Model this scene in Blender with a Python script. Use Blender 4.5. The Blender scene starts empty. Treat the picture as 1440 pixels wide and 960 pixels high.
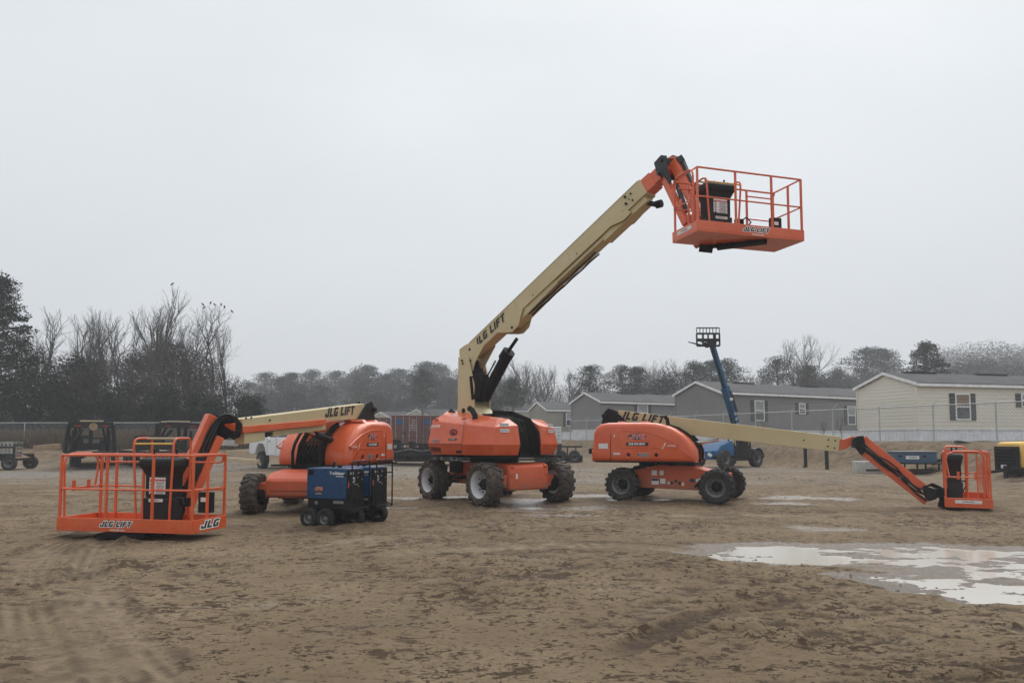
import bpy, math, random
import numpy as np
from mathutils import Vector as V, Matrix
R = math.radians
PI = math.pi
scene = bpy.context.scene
C = scene.collection
rnd = random.Random(7)

# ------------------------------------------------------------------ camera
CAM_H = 1.6; FPX = 1040.0; PITCH = math.atan(76 / 1040)
cp, sp = math.cos(PITCH), math.sin(PITCH)
cam_d = bpy.data.cameras.new('camera'); cam = bpy.data.objects.new('camera', cam_d); C.objects.link(cam)
cam_d.sensor_width = 36; cam_d.lens = 36 * FPX / 1440; cam_d.shift_y = 60 / 1440
cam_d.clip_start = 0.1; cam_d.clip_end = 4000
cam.location = (0, 0, CAM_H); cam.rotation_euler = (R(90) + PITCH, 0, 0)
scene.camera = cam

def W(px, py, Y):
    """world point seen at photo pixel (px,py) standing at distance Y"""
    x = (px - 720) / FPX; u = -(py - 540) / FPX
    d = V((x, cp - u * sp, sp + u * cp))
    return V((0, 0, CAM_H)) + d * (Y / d.y)
def G(px, py, z=0.0):
    x = (px - 720) / FPX; u = -(py - 540) / FPX
    d = V((x, cp - u * sp, sp + u * cp))
    return V((0, 0, CAM_H)) + d * ((z - CAM_H) / d.z)

# ------------------------------------------------------------------ materials
def new_mat(name):
    m = bpy.data.materials.new(name); m.use_nodes = True
    nt = m.node_tree
    return m, nt, nt.nodes['Principled BSDF']
def N(nt, typ, **kw):
    n = nt.nodes.new(typ)
    for k, v in kw.items():
        if k in n.inputs.keys(): n.inputs[k].default_value = v
        else: setattr(n, k, v)
    return n
def mixc(nt, fac, a, b):
    n = nt.nodes.new('ShaderNodeMix'); n.data_type = 'RGBA'
    for s, v in (('Factor', fac), ('A', a), ('B', b)):
        i = [q for q in n.inputs if q.name == s and (q.type == 'RGBA' if s != 'Factor' else q.type == 'VALUE')][0]
        if hasattr(v, 'links') or hasattr(v, 'is_output'): nt.links.new(v, i)
        else: i.default_value = v if s == 'Factor' else (*v[:3], 1)
    return [q for q in n.outputs if q.type == 'RGBA'][0]
def ramp(nt, src, p0, p1, c0=(0, 0, 0), c1=(1, 1, 1)):
    r = nt.nodes.new('ShaderNodeValToRGB'); e = r.color_ramp.elements
    e[0].position = p0; e[1].position = p1; e[0].color = (*c0, 1); e[1].color = (*c1, 1)
    nt.links.new(src, r.inputs[0]); return r.outputs[0]
def noise(nt, scale, detail=5, rough=.6, vec=None, dist=0):
    n = N(nt, 'ShaderNodeTexNoise', Scale=scale, Detail=detail, Roughness=rough, Distortion=dist)
    if vec is not None: nt.links.new(vec, n.inputs['Vector'])
    return n.outputs['Fac']
def geo_pos(nt, sx=1, sy=1, sz=1):
    g = nt.nodes.new('ShaderNodeNewGeometry')
    m = N(nt, 'ShaderNodeMapping'); m.inputs['Scale'].default_value = (sx, sy, sz)
    nt.links.new(g.outputs['Position'], m.inputs[0]); return m.outputs[0], g
def bump(nt, b, h, strength=.3, dist=.02):
    n = N(nt, 'ShaderNodeBump', Strength=strength, Distance=dist)
    nt.links.new(h, n.inputs['Height']); nt.links.new(n.outputs[0], b.inputs['Normal'])

def coat(m, w=.35, r=.12):
    b = m.node_tree.nodes['Principled BSDF']; b.inputs['Coat Weight'].default_value = w; b.inputs['Coat Roughness'].default_value = r; return m
MUD = (.17, .125, .082)
def paint(name, col, rough=.42, metal=0, var=.12, mud=0.0, mudtop=1.0, fade=None, scale=3, bmp=0.0, spec=.5):
    """painted or coated surface: slight fading, grime specks, mud splashed on the low parts"""
    m, nt, b = new_mat(name)
    pos, g = geo_pos(nt)
    n1 = noise(nt, scale, 4, .6, pos); n2 = noise(nt, scale * 9, 6, .7, pos)
    f = fade or tuple(min(1, c * 1.25 + .02) for c in col)
    c = mixc(nt, ramp(nt, n1, .35, .7), col, f)
    c = mixc(nt, ramp(nt, n2, .52, .78, (0, 0, 0), (var * 2.2,) * 3), c, tuple(x * .45 for x in col))
    if mud > 0:
        sx = nt.nodes.new('ShaderNodeSeparateXYZ'); nt.links.new(g.outputs['Position'], sx.inputs[0])
        mr = N(nt, 'ShaderNodeMapRange'); mr.inputs['From Min'].default_value = 0.0; mr.inputs['From Max'].default_value = mudtop
        mr.inputs['To Min'].default_value = mud; mr.inputs['To Max'].default_value = 0
        nt.links.new(sx.outputs['Z'], mr.inputs['Value'])
        n3 = noise(nt, 14, 6, .75, pos)
        add = N(nt, 'ShaderNodeMath', operation='ADD'); nt.links.new(mr.outputs[0], add.inputs[0]); nt.links.new(n3, add.inputs[1])
        c = mixc(nt, ramp(nt, add.outputs[0], .72, .95), c, MUD)
    nt.links.new(c, b.inputs['Base Color'])
    b.inputs['Metallic'].default_value = metal
    nt.links.new(ramp(nt, n2, .3, .75, (max(0, rough - .1),) * 3, (min(1, rough + .2),) * 3), b.inputs['Roughness'])
    b.inputs['Specular IOR Level'].default_value = spec
    if bmp > 0: bump(nt, b, n2, bmp, .01)
    return m

M = {}
ORG = (.62, .085, .017)
M['orange'] = paint('orange_paint', ORG, .36, mud=.2, mudtop=1.5, fade=(.68, .125, .034), var=.2, scale=2)
M['orange_low'] = paint('orange_paint_muddy', (.55, .074, .016), .45, mud=.45, mudtop=1.3, fade=(.58, .10, .03))
coat(M['orange'])
M['pebble'] = paint('grey_gravel', (.16, .15, .135), .9)
M['tan'] = paint('cream_boom_paint', (.50, .405, .215), .45, var=.06, scale=1.2, fade=(.55, .46, .27))
M['black'] = paint('black_paint', (.008, .008, .009), .5, fade=(.014, .014, .015), spec=.2)
M['black_mech'] = paint('black_machinery', (.008, .008, .009), .6, fade=(.016, .014, .013), scale=8, bmp=.4, spec=.12)
M['blackmud'] = paint('black_steel_muddy', (.009, .009, .01), .6, mud=.3, mudtop=.9, fade=(.02, .019, .018), spec=.2)
M['hose'] = paint('black_hose', (.01, .01, .012), .42, spec=.3)
M['console'] = paint('dark_grey_moulded_plastic', (.012, .015, .017), .5, fade=(.02, .024, .026), spec=.25)
M['greyblack'] = paint('dark_grey_steel', (.02, .024, .028), .45, spec=.3)
M['steel'] = paint('galvanised_steel', (.32, .33, .33), .4, .6, fade=(.4, .41, .41))
M['chrome'] = paint('polished_rod', (.6, .6, .6), .12, 1, var=.02)
M['fence'] = paint('galvanised_fence_steel', (.34, .35, .355), .55, .2)
M['white'] = paint('white_paint', (.74, .75, .76), .35, var=.05, fade=(.78, .78, .79))
M['rimwhite'] = paint('off_white_rim_paint', (.55, .56, .58), .45, mud=.15, mudtop=1.1, var=.2)
M['rimgrey'] = paint('grey_rim_paint', (.15, .15, .15), .5, mud=.15, mudtop=1.1)
M['sticker'] = paint('white_sticker', (.62, .62, .6), .4, var=.2, scale=20)
M['ink'] = paint('black_lettering', (.008, .008, .012), .5)
M['inkred'] = paint('red_lettering', (.5, .03, .02), .5)
M['letterwhite'] = paint('white_lettering', (.75, .75, .72), .5)
M['yellow'] = paint('yellow_paint', (.55, .34, .05), .45)
M['yellow_machine'] = paint('yellow_machine_paint', (.72, .42, .06), .45, fade=(.78, .5, .14))
M['yred'] = paint('faded_red_stripe', (.5, .12, .05), .5)
M['blue'] = paint('blue_paint', (.005, .05, .13), .3, fade=(.007, .06, .15))
M['blue_lift'] = paint('telehandler_blue_paint', (.008, .07, .175), .55, mud=.25, mudtop=1.0, fade=(.012, .09, .21), spec=.2)
M['blue_worn'] = paint('worn_blue_paint', (.03, .09, .18), .6, fade=(.06, .07, .09), var=.4, scale=6)
M['glass'] = paint('dark_window_glass', (.03, .035, .04), .08, var=.02)
M['tailred'] = paint('red_lamp_lens', (.3, .01, .01), .2)
M['concrete'] = paint('concrete', (.38, .37, .34), .85, var=.25, bmp=.3)
M['plastic_white'] = paint('milky_plastic', (.62, .63, .64), .4)
M['wood'] = paint('weathered_wood', (.26, .17, .095), .8, fade=(.36, .26, .16), var=.4, scale=5, bmp=.3)
M['palewood'] = paint('pale_lumber', (.42, .33, .22), .8, var=.3)
M['beige'] = paint('beige_bar', (.4, .31, .2), .6)
M['boxred'] = paint('rusty_red_container_paint', (.135, .034, .026), .6, fade=(.11, .042, .034), var=.35, scale=2)
M['boxtop'] = paint('sun_bleached_container_top', (.5, .47, .42), .7, var=.2)
M['shingle'] = paint('grey_roof_shingles', (.045, .045, .047), .9, fade=(.07, .068, .068), scale=.8, bmp=.5)
M['roofvent'] = paint('ridge_vent', (.03, .03, .03), .9)
M['cream'] = paint('cream_vinyl_siding', (.66, .625, .53), .6, var=.03, scale=.5, fade=(.69, .655, .56))
M['greysid'] = paint('grey_vinyl_siding', (.17, .167, .165), .6, var=.04, scale=.5, fade=(.19, .187, .184))
M['tansid'] = paint('olive_vinyl_siding', (.22, .205, .16), .6, var=.06, scale=.5)
M['lightsid'] = paint('beige_vinyl_siding', (.38, .35, .28), .6, var=.06, scale=.5)
M['skirt'] = paint('white_skirting', (.66, .675, .7), .6, mud=.0, scale=2, var=.12)
M['trim'] = paint('white_trim', (.68, .68, .68), .5)
M['shutter'] = paint('dark_green_shutter', (.025, .033, .033), .6)
M['blind'] = paint('drawn_blind', (.25, .25, .25), .5)
M['blindbrown'] = paint('brown_blind', (.2, .13, .08), .5)
M['bark'] = paint('grey_brown_bark', (.06, .05, .043), .9, scale=5, bmp=.5)
M['twig'] = paint('bare_twigs', (.045, .04, .036), .9)
M['pine'] = paint('pine_needles', (.011, .02, .011), .85, fade=(.022, .034, .016), scale=1.2, spec=.03)
M['cedar'] = paint('dark_evergreen_leaves', (.009, .015, .009), .85, fade=(.022, .026, .015), scale=.8, spec=.03)
M['vine'] = paint('brown_winter_leaves', (.036, .032, .026), .8, fade=(.055, .046, .034), scale=.8, spec=.03)
M['drygrass'] = paint('dry_winter_grass', (.12, .085, .055), .9, fade=(.17, .13, .08), scale=.5, spec=.1)
M['straw'] = paint('straw', (.38, .29, .16), .9)
M['clod'] = paint('mud_clods', (.13, .095, .065), .95, fade=(.22, .17, .12), scale=2)
M['bird'] = paint('dark_feathers', (.012, .011, .01), .7)

def tyre_mat(name, col, mud):
    m, nt, b = new_mat(name)
    pos, g = geo_pos(nt)
    n2 = noise(nt, 12, 7, .75, pos)
    c = mixc(nt, ramp(nt, n2, .62 - mud * .3, .82 - mud * .3), col, (.12, .085, .056))
    nt.links.new(c, b.inputs['Base Color']); b.inputs['Roughness'].default_value = .8
    bump(nt, b, n2, .5, .02); return m
M['tyre_mud'] = tyre_mat('mud_caked_rubber', (.03, .027, .025), .62)
M['tyre'] = tyre_mat('dirty_rubber', (.02, .02, .02), .3)
M['tyre_clean'] = tyre_mat('black_rubber', (.012, .012, .012), .1)

# ------------------------------------------------------------------ mesh builder
class MB:
    def __init__(s, mat=None):
        s.v = []; s.f = []; s.mi = []; s.M = mat or Matrix()
        s.L = Matrix()
    def frame(s, L): s.L = L; return s
    def add(s, vs, fs, mi=0):
        o = len(s.v); T = s.M @ s.L
        s.v += [T @ V(p) for p in vs]
        s.f += [tuple(i + o for i in f) for f in fs]; s.mi += [mi] * len(fs)
        return s
    def hexa(s, p, mi=0):     # p: 4 bottom then 4 top, same winding
        return s.add(p, [(3, 2, 1, 0), (4, 5, 6, 7), (0, 1, 5, 4), (1, 2, 6, 5), (2, 3, 7, 6), (3, 0, 4, 7)], mi)
    def box(s, x0, x1, y0, y1, z0, z1, mi=0):
        return s.hexa([(x0, y0, z0), (x1, y0, z0), (x1, y1, z0), (x0, y1, z0), (x0, y0, z1), (x1, y0, z1), (x1, y1, z1), (x0, y1, z1)], mi)
    def bar(s, p, q, w, h, w2=None, h2=None, up=V((0, 0, 1)), mi=0):
        p, q = V(p), V(q); d = (q - p).normalized()
        if abs(d.dot(up)) > .98: up = V((1, 0, 0))
        r = d.cross(up).normalized(); u = r.cross(d).normalized()
        w2 = w if w2 is None else w2; h2 = h if h2 is None else h2
        P = []
        for c, a, b in ((p, w, h), (q, w2, h2)):
            P.append([c - r * a / 2 - u * b / 2, c + r * a / 2 - u * b / 2, c + r * a / 2 + u * b / 2, c - r * a / 2 + u * b / 2])
        return s.hexa(P[0] + P[1], mi)
    def tube(s, pts, r, n=8, mi=0, closed=False, r2=None):
        pts = [V(p) for p in pts]; m = len(pts); vs = []; prev = None
        for i, p in enumerate(pts):
            if closed: d = (pts[(i + 1) % m] - pts[i - 1])
            else: d = pts[min(i + 1, m - 1)] - pts[max(i - 1, 0)]
            d.normalize()
            if prev is None:
                a = V((0, 0, 1)) if abs(d.z) < .9 else V((1, 0, 0))
                a = (a - d * a.dot(d)).normalized()
            else:
                a = prev - d * prev.dot(d)
                a = a.normalized() if a.length > 1e-4 else d.orthogonal().normalized()
            prev = a; b = d.cross(a)
            rr = r if r2 is None else r + (r2 - r) * i / (m - 1)
            for k in range(n):
                t = 2 * PI * k / n; vs.append(p + (a * math.cos(t) + b * math.sin(t)) * rr)
        fs = []
        for i in range(m if closed else m - 1):
            j = (i + 1) % m
            for k in range(n):
                fs.append((i * n + k, i * n + (k + 1) % n, j * n + (k + 1) % n, j * n + k))
        if not closed:
            fs.append(tuple(range(n))[::-1]); fs.append(tuple((m - 1) * n + k for k in range(n)))
        return s.add(vs, fs, mi)
    def lathe(s, prof, c, axis, n=32, mi=0, cap=True):   # prof [(r, t)] along axis
        c, ax = V(c), V(axis).normalized()
        a = ax.orthogonal().normalized() if abs(ax.z) > .9 else V((0, 0, 1)); a = (a - ax * a.dot(ax)).normalized(); b = ax.cross(a)
        vs = []
        for r, t in prof:
            for k in range(n):
                th = 2 * PI * k / n; vs.append(c + ax * t + (a * math.cos(th) + b * math.sin(th)) * r)
        fs = []
        for i in range(len(prof) - 1):
            for k in range(n):
                fs.append((i * n + k, i * n + (k + 1) % n, (i + 1) * n + (k + 1) % n, (i + 1) * n + k))
        for i, rev in ((0, True), (len(prof) - 1, False)):
            if cap and prof[i][0] > 1e-6:
                f = tuple(i * n + k for k in range(n)); fs.append(f[::-1] if rev else f)
        return s.add(vs, fs, mi)
    def cyl(s, p, q, r, n=16, mi=0):
        p, q = V(p), V(q); return s.lathe([(r, 0), (r, (q - p).length)], p, q - p, n, mi)
    def prism(s, poly, vec, mi=0):
        n = len(poly); vec = V(vec); a = [V(p) for p in poly]; b = [p + vec for p in a]
        fs = [tuple(range(n))[::-1], tuple(range(n, 2 * n))] + [(i, (i + 1) % n, n + (i + 1) % n, n + i) for i in range(n)]
        return s.add(a + b, fs, mi)
    def rings(s, rs, mi=0, cap=True):
        n = len(rs[0]); vs = [p for r in rs for p in r]; fs = []
        for i in range(len(rs) - 1):
            for k in range(n): fs.append((i * n + k, i * n + (k + 1) % n, (i + 1) * n + (k + 1) % n, (i + 1) * n + k))
        if cap: fs.append(tuple(range(n))[::-1]); fs.append(tuple((len(rs) - 1) * n + k for k in range(n)))
        return s.add(vs, fs, mi)
    def ball(s, c, r, n=10, mi=0, sz=1.0):
        prof = [(r * math.sin(PI * i / 6) if 0 < i < 6 else 1e-4, -r * sz * math.cos(PI * i / 6)) for i in range(7)]
        return s.lathe(prof, c, (0, 0, 1), n, mi)
    def build(s, name, mats, parent=None, smooth=False, bevel=0, seg=2, fixn=True):
        me = bpy.data.meshes.new(name); me.from_pydata([tuple(p) for p in s.v], [], s.f)
        if not isinstance(mats, (list, tuple)): mats = [mats]
        for m in mats: me.materials.append(M[m] if isinstance(m, str) else m)
        if len(mats) > 1: me.polygons.foreach_set('material_index', s.mi)
        if smooth: me.polygons.foreach_set('use_smooth', [True] * len(s.f))
        me.update()
        if fixn:
            import bmesh
            bm = bmesh.new(); bm.from_mesh(me); bmesh.ops.recalc_face_normals(bm, faces=bm.faces); bm.to_mesh(me); bm.free()
        o = bpy.data.objects.new(name, me); C.objects.link(o)
        if parent: o.parent = parent
        if bevel > 0:
            md = o.modifiers.new('bevel', 'BEVEL'); md.width = bevel; md.segments = seg; md.limit_method = 'ANGLE'; md.angle_limit = R(35)
            md.harden_normals = False
            if smooth is False and seg > 2: me.polygons.foreach_set('use_smooth', [True] * len(s.f))
        if smooth == 'auto' or (bevel > 0 and seg > 2):
            try: me.set_sharp_from_angle(angle=R(40))
            except Exception: pass
        return o

def empty(name, loc, rz=0):
    o = bpy.data.objects.new(name, None); C.objects.link(o); o.location = loc; o.rotation_euler = (0, 0, rz); o.empty_display_size = .3
    return o
def tag(o, label=None, cat=None, group=None, kind=None):
    if label: o['label'] = label
    if cat: o['category'] = cat
    if group: o['group'] = group
    if kind: o['kind'] = kind
    return o
def inv(root):
    return (Matrix.Translation(root.location) @ Matrix.Rotation(root.rotation_euler.z, 4, 'Z')).inverted()
def frame_m(o, x, y=None, z=None):
    """matrix with origin o, x axis x; z up unless given"""
    x = V(x).normalized(); z = V(z or (0, 0, 1))
    y = z.cross(x).normalized(); z = x.cross(y).normalized()
    m = Matrix.Identity(4)
    for i in range(3): m[i][0] = x[i]; m[i][1] = y[i]; m[i][2] = z[i]; m[i][3] = V(o)[i]
    return m
def text_geo(txt, size, shear=0, bold=0, sx=1.0, spacing=1.0):
    cu = bpy.data.curves.new('lettering', 'FONT'); cu.body = txt; cu.size = size; cu.shear = shear; cu.offset = bold; cu.space_character = spacing
    cu.align_x = 'CENTER'; cu.align_y = 'CENTER'; cu.resolution_u = 3
    o = bpy.data.objects.new('lettering', cu); C.objects.link(o)
    dg = bpy.context.evaluated_depsgraph_get(); me = bpy.data.meshes.new_from_object(o.evaluated_get(dg))
    vs = [V((v.co.x * sx, v.co.y, 0)) for v in me.vertices]; fs = [tuple(p.vertices) for p in me.polygons]
    bpy.data.objects.remove(o); bpy.data.curves.remove(cu); bpy.data.meshes.remove(me)
    return vs, fs
def text(mb, txt, size, o, right, up, mi=0, off=.004, **kw):
    """flat lettering at o, reading along right, just proud of its surface"""
    r = V(right).normalized(); u = V(up); u = (u - r * u.dot(r)).normalized(); n = r.cross(u)
    vs, fs = text_geo(txt, size, **kw)
    return mb.add([V(o) + r * v.x + u * v.y + n * off for v in vs], fs, mi)
BLK = {'J': (.8, [(.5, 0, .8, 1), (.12, 0, .5, .25), (0, .1, .26, .42)]), 'L': (.72, [(0, 0, .3, 1), (.3, 0, .72, .26)]), 'G': (.84, [(0, .08, .3, .92), (.12, .75, .8, 1), (.12, 0, .84, .25), (.56, .25, .84, .54), (.42, .4, .56, .54)]),
       'I': (.3, [(0, 0, .3, 1)]), 'B': (.78, [(0, 0, .3, 1), (.3, .78, .72, 1), (.3, .4, .72, .6), (.3, 0, .78, .22), (.5, .2, .78, .42), (.5, .58, .74, .8)]), 'F': (.74, [(0, 0, .3, 1), (.3, .76, .74, 1), (.3, .38, .64, .62)]), 'T': (.82, [(.26, 0, .56, .76), (0, .76, .82, 1)]), ' ': (.35, [])}
def block_text(mb, txt, h, o, right, up, mi, mi_out, off=.004, shear=.3, sx=1.0, margin=.07):
    """heavy slanted block letters with a light outline"""
    r = V(right).normalized(); u = V(up); u = (u - r * u.dot(r)).normalized(); n = r.cross(u); o = V(o)
    tot = sum(BLK[c_][0] + .16 for c_ in txt) - .16; x = -tot / 2; k = 0
    for c_ in txt:
        wd, rs = BLK[c_]
        for lay, mg, m_ in ((0, margin, mi_out), (1, 0, mi)):
            if m_ is None: continue
            for x0, y0, x1, y1 in rs:
                k += 1; P = []
                for a, b_ in ((x0 - mg, y0 - mg), (x1 + mg, y0 - mg), (x1 + mg, y1 + mg), (x0 - mg, y1 + mg)):
                    P.append(o + r * ((x + a + shear * (b_ - .5)) * h * sx) + u * ((b_ - .5) * h) + n * (off + lay * .003 + k * 2e-5))
                mb.add(P, [(0, 1, 2, 3)], m_)
        x += wd + .16
    return mb
def oval(mb, o, right, up, a, b, mi=0, off=.003, n=24):
    r = V(right).normalized(); u = V(up); u = (u - r * u.dot(r)).normalized(); nn = r.cross(u)
    return mb.add([V(o) + r * a * math.cos(2 * PI * k / n) + u * b * math.sin(2 * PI * k / n) + nn * off for k in range(n)], [tuple(range(n))], mi)
def plate(mb, o, right, up, w, h, mi=0, off=.003):
    r = V(right).normalized(); u = V(up); u = (u - r * u.dot(r)).normalized(); nn = r.cross(u)
    return mb.add([V(o) + r * a * w / 2 + u * b * h / 2 + nn * off for a, b in ((-1, -1), (1, -1), (1, 1), (-1, 1))], [(0, 1, 2, 3)], mi)

# ------------------------------------------------------------------ wheels
def wheel(root, c, axis, Rr, Wd, mt='tyre', mr='rimgrey', lugs=16, rimk=.62, hub='blackmud', turf=False, dish=.25):
    """axis points to the outer face; returns hub mesh with tyre and rim below it"""
    MI = inv(root); ax = V(axis).normalized(); c = V(c)
    h = MB(MI)
    h.lathe([(Rr * .26, -Wd * .3), (Rr * .26, Wd * .12), (Rr * .17, Wd * .2), (Rr * .1, Wd * .34), (1e-4, Wd * .36)], c, ax, 16)
    for k in range(8):
        t = 2 * PI * k / 8; a = V((0, 0, 1)); b = ax.cross(a)
        q = c + ax * Wd * .1 + (a * math.cos(t) + b * math.sin(t)) * Rr * .34
        h.cyl(q, q + ax * .03, Rr * .035, 6)
    ho = h.build('wheel', hub, root, smooth='auto')
    m = MB(MI); rk = Rr * rimk
    tr = Rr * (.95 if lugs else 1)
    prof = [(rk, -Wd * .46), (rk * 1.08, -Wd * .5), (tr * .9, -Wd * .52), (tr * .97, -Wd * .44), (tr, -Wd * .3), (tr, Wd * .3), (tr * .97, Wd * .44), (tr * .9, Wd * .52), (rk * 1.08, Wd * .5), (rk, Wd * .46)]
    m.lathe(prof, c, ax, 40, cap=False)
    a = V((0, 0, 1)); b = ax.cross(a)
    for k in range(lugs):
        for sd in (-1, 1):
            t0 = 2 * PI * (k + (0 if sd < 0 else .5)) / lugs
            dt = 2 * PI / lugs
            P = []
            for (u, dth, wd, rad) in ((.54, 0, .42, .90), (.50, .02, .44, 1.0), (.03, .34, .36, 1.0)):
                for sgn in (-1, 1):
                    th = t0 + dt * (dth + sgn * wd / 2); er = a * math.cos(th) + b * math.sin(th)
                    for r_ in (rad, rad - .09):
                        P.append(c + ax * sd * u * Wd + er * Rr * r_)
            # P: per station [ -out, -in, +out, +in ]
            fs = []
            for i in (0, 1):
                o_ = i * 4; n_ = o_ + 4
                fs += [(o_, o_ + 2, n_ + 2, n_), (o_, n_, n_ + 1, o_ + 1), (o_ + 2, o_ + 3, n_ + 3, n_ + 2)]
            fs += [(0, 1, 3, 2), (8, 10, 11, 9)]
            m.add(P, fs)
    m.build('tyre', mt, ho, smooth='auto')
    r = MB(MI)
    r.lathe([(rk * .99, -Wd * .47), (rk * 1.06, -Wd * .47), (rk * 1.06, -Wd * .44), (rk * .93, -Wd * .38), (rk * .9, Wd * (.0 - dish * .4)), (Rr * .3, Wd * (.06 - dish * .4)), (Rr * .3, Wd * (.09 - dish * .4)), (rk * .86, Wd * (.03 - dish * .4)),
             (rk * .88, Wd * .3), (rk * .96, Wd * .38), (rk * 1.02, Wd * .47), (rk * 1.08, Wd * .49), (rk * 1.08, Wd * .505), (rk * .97, Wd * .5), (rk * .985, Wd * .42)][3:13], c, ax, 32, cap=False)
    r.build('rim', mr, ho, smooth='auto')
    return ho
HAZE = .0013; EXPO = 0.4
# ------------------------------------------------------------------ terrain
def vnoise(x, y, seed=0):
    xi = np.floor(x).astype(np.int64); yi = np.floor(y).astype(np.int64); xf = x - xi; yf = y - yi
    def h(a, b):
        n = (a * 374761393 + b * 668265263 + seed * 974711) & 0xffffffff
        n = ((n ^ (n >> 13)) * 1274126177) & 0xffffffff
        return ((n ^ (n >> 16)) & 0xffff) / 65535.0
    u = xf * xf * (3 - 2 * xf); v = yf * yf * (3 - 2 * yf)
    return (h(xi, yi) * (1 - u) + h(xi + 1, yi) * u) * (1 - v) + (h(xi, yi + 1) * (1 - u) + h(xi + 1, yi + 1) * u) * v
def fbm(x, y, s, o=4, seed=0, g=.5):
    t = 0; a = 1; n = 0
    for k in range(o):
        c_, s_ = math.cos(k * 1.1), math.sin(k * 1.1)
        t = t + a * (vnoise((x * c_ - y * s_) * s + 11.3 * k, (x * s_ + y * c_) * s + 5.7 * k, seed + k) - .5); n += a; a *= g; s *= 2.03
    return t / n
def sst(a, b, x):
    t = np.clip((x - a) / (b - a), 0, 1); return t * t * (3 - 2 * t)
def base_z(x, y):
    x = np.asarray(x, float); y = np.asarray(y, float)
    s = (x - 22) * .91 + (y - 33.5) * .41
    z1 = np.clip((s + 3.4 + 4 * sst(36, 26, y)) / (3.0 + 3 * sst(36, 26, y)), 0, 1); z1 = z1 * z1 * (3 - 2 * z1) * 1.35 + sst(0, 30, s) * .35
    z2 = sst(40, 52, y + .0 * x) * 1.0 * sst(0, -10, x - (y - 50) * .1)
    z2 = z2 + sst(52, 110, y) * .6
    return np.maximum(z1, z2) + sst(6, 60, y - 50) * 0
def gz(x, y): return float(base_z(x, y))
PUD = [  # cx, cy, rx, ry, rot, depth
    (5.3, 10.4, 2.9, 1.05, -.10, .085), (7.2, 9.9, 2.6, 1.0, -.12, .07), (5.5, 8.0, 1.8, .85, -.28, .09), (7.2, 7.3, 2.0, .9, -.25, .09), (6.2, 9.1, 1.9, .9, -.1, .065),
    (-2.55, 17.2, .45, .35, 0, .07), (.55, 17.6, 1.0, 1.3, 0, .05), (.2, 19.3, 1.3, .8, 0, .05), (-2.2, 20.2, 1.5, .5, 0, .045), (3.4, 19.3, .9, .7, 0, .05), (6.6, 18.4, .9, .5, 0, .045), (7.9, 20.0, 1.3, .7, 0, .05), (2.2, 20.6, 1.0, .7, 0, .045), (2.2, 17.2, 1.0, .5, 0, .035), (4.1, 6.15, .35, .1, -.5, .05), (5.6, 13.2, .8, .4, -.1, .035), (1.0, 15.6, .7, .4, 0, .03)]
def puddle(x, y):
    wx = fbm(x, y, .8, 5, 31, .6) * 2.2; wy = fbm(x, y, .8, 5, 57, .6) * 1.3
    d = np.zeros_like(x)
    for cx, cy, rx, ry, rot, dep in PUD:
        c_, s_ = math.cos(rot), math.sin(rot); X = (x + wx - cx); Y = (y + wy - cy)
        q = ((X * c_ + Y * s_) / rx) ** 2 + ((-X * s_ + Y * c_) / ry) ** 2
        d = np.maximum(d, dep * np.clip(1.25 - q, 0, 1) ** .7)
    return d * np.clip(1.0 + 1.9 * fbm(x * .8, y * 1.7, 1.3, 5, 101, .65) + 1.5 * fbm(x * .7, y * 1.9, 4.5, 4, 201, .6), .05, 1.35)
def gpx(pts): return np.array([[G(a, b).x, G(a, b).y] for a, b in pts])
def smooth_path(p, n=12):
    out = []
    P = np.vstack([2 * p[0] - p[1], p, 2 * p[-1] - p[-2]])
    for i in range(1, len(P) - 2):
        for t in np.linspace(0, 1, n, endpoint=False):
            a, b, c, d = P[i - 1], P[i], P[i + 1], P[i + 2]
            out.append(.5 * (2 * b + (c - a) * t + (2 * a - 5 * b + 4 * c - d) * t * t + (3 * b - a - 3 * c + d) * t ** 3))
    out.append(p[-1]); return np.array(out)
RUTS = [(gpx([(40, 905), (30, 850), (45, 800), (85, 768), (150, 748), (240, 738)]), .30, .020, 1), (gpx([(118, 812), (118, 790), (135, 768), (175, 752), (260, 742)]), .26, .020, 1),
        (gpx([(112, 800), (130, 850), (165, 905), (215, 975)]), .28, .011, 1), (gpx([(55, 830), (70, 870), (95, 920), (120, 975)]), .28, .010, 1),
        (gpx([(860, 925), (925, 895), (1000, 868), (1075, 853), (1180, 838), (1240, 826)]), .16, .03, 2), (gpx([(560, 780), (700, 772), (850, 768), (980, 776)]), .3, .006, 1),
        (gpx([(-40, 735), (150, 722), (330, 716)]), .4, .02, 1), (gpx([(320, 715), (420, 735), (560, 745), (760, 740)]), .25, .012, 1),
        (gpx([(660, 712), (620, 730), (540, 742), (420, 752)]), .35, .02, 1), (gpx([(790, 712), (880, 722), (1010, 726), (1300, 722)]), .4, .018, 1),
        (gpx([(870, 703), (760, 716), (600, 722)]), .35, .015, 1)]
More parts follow.
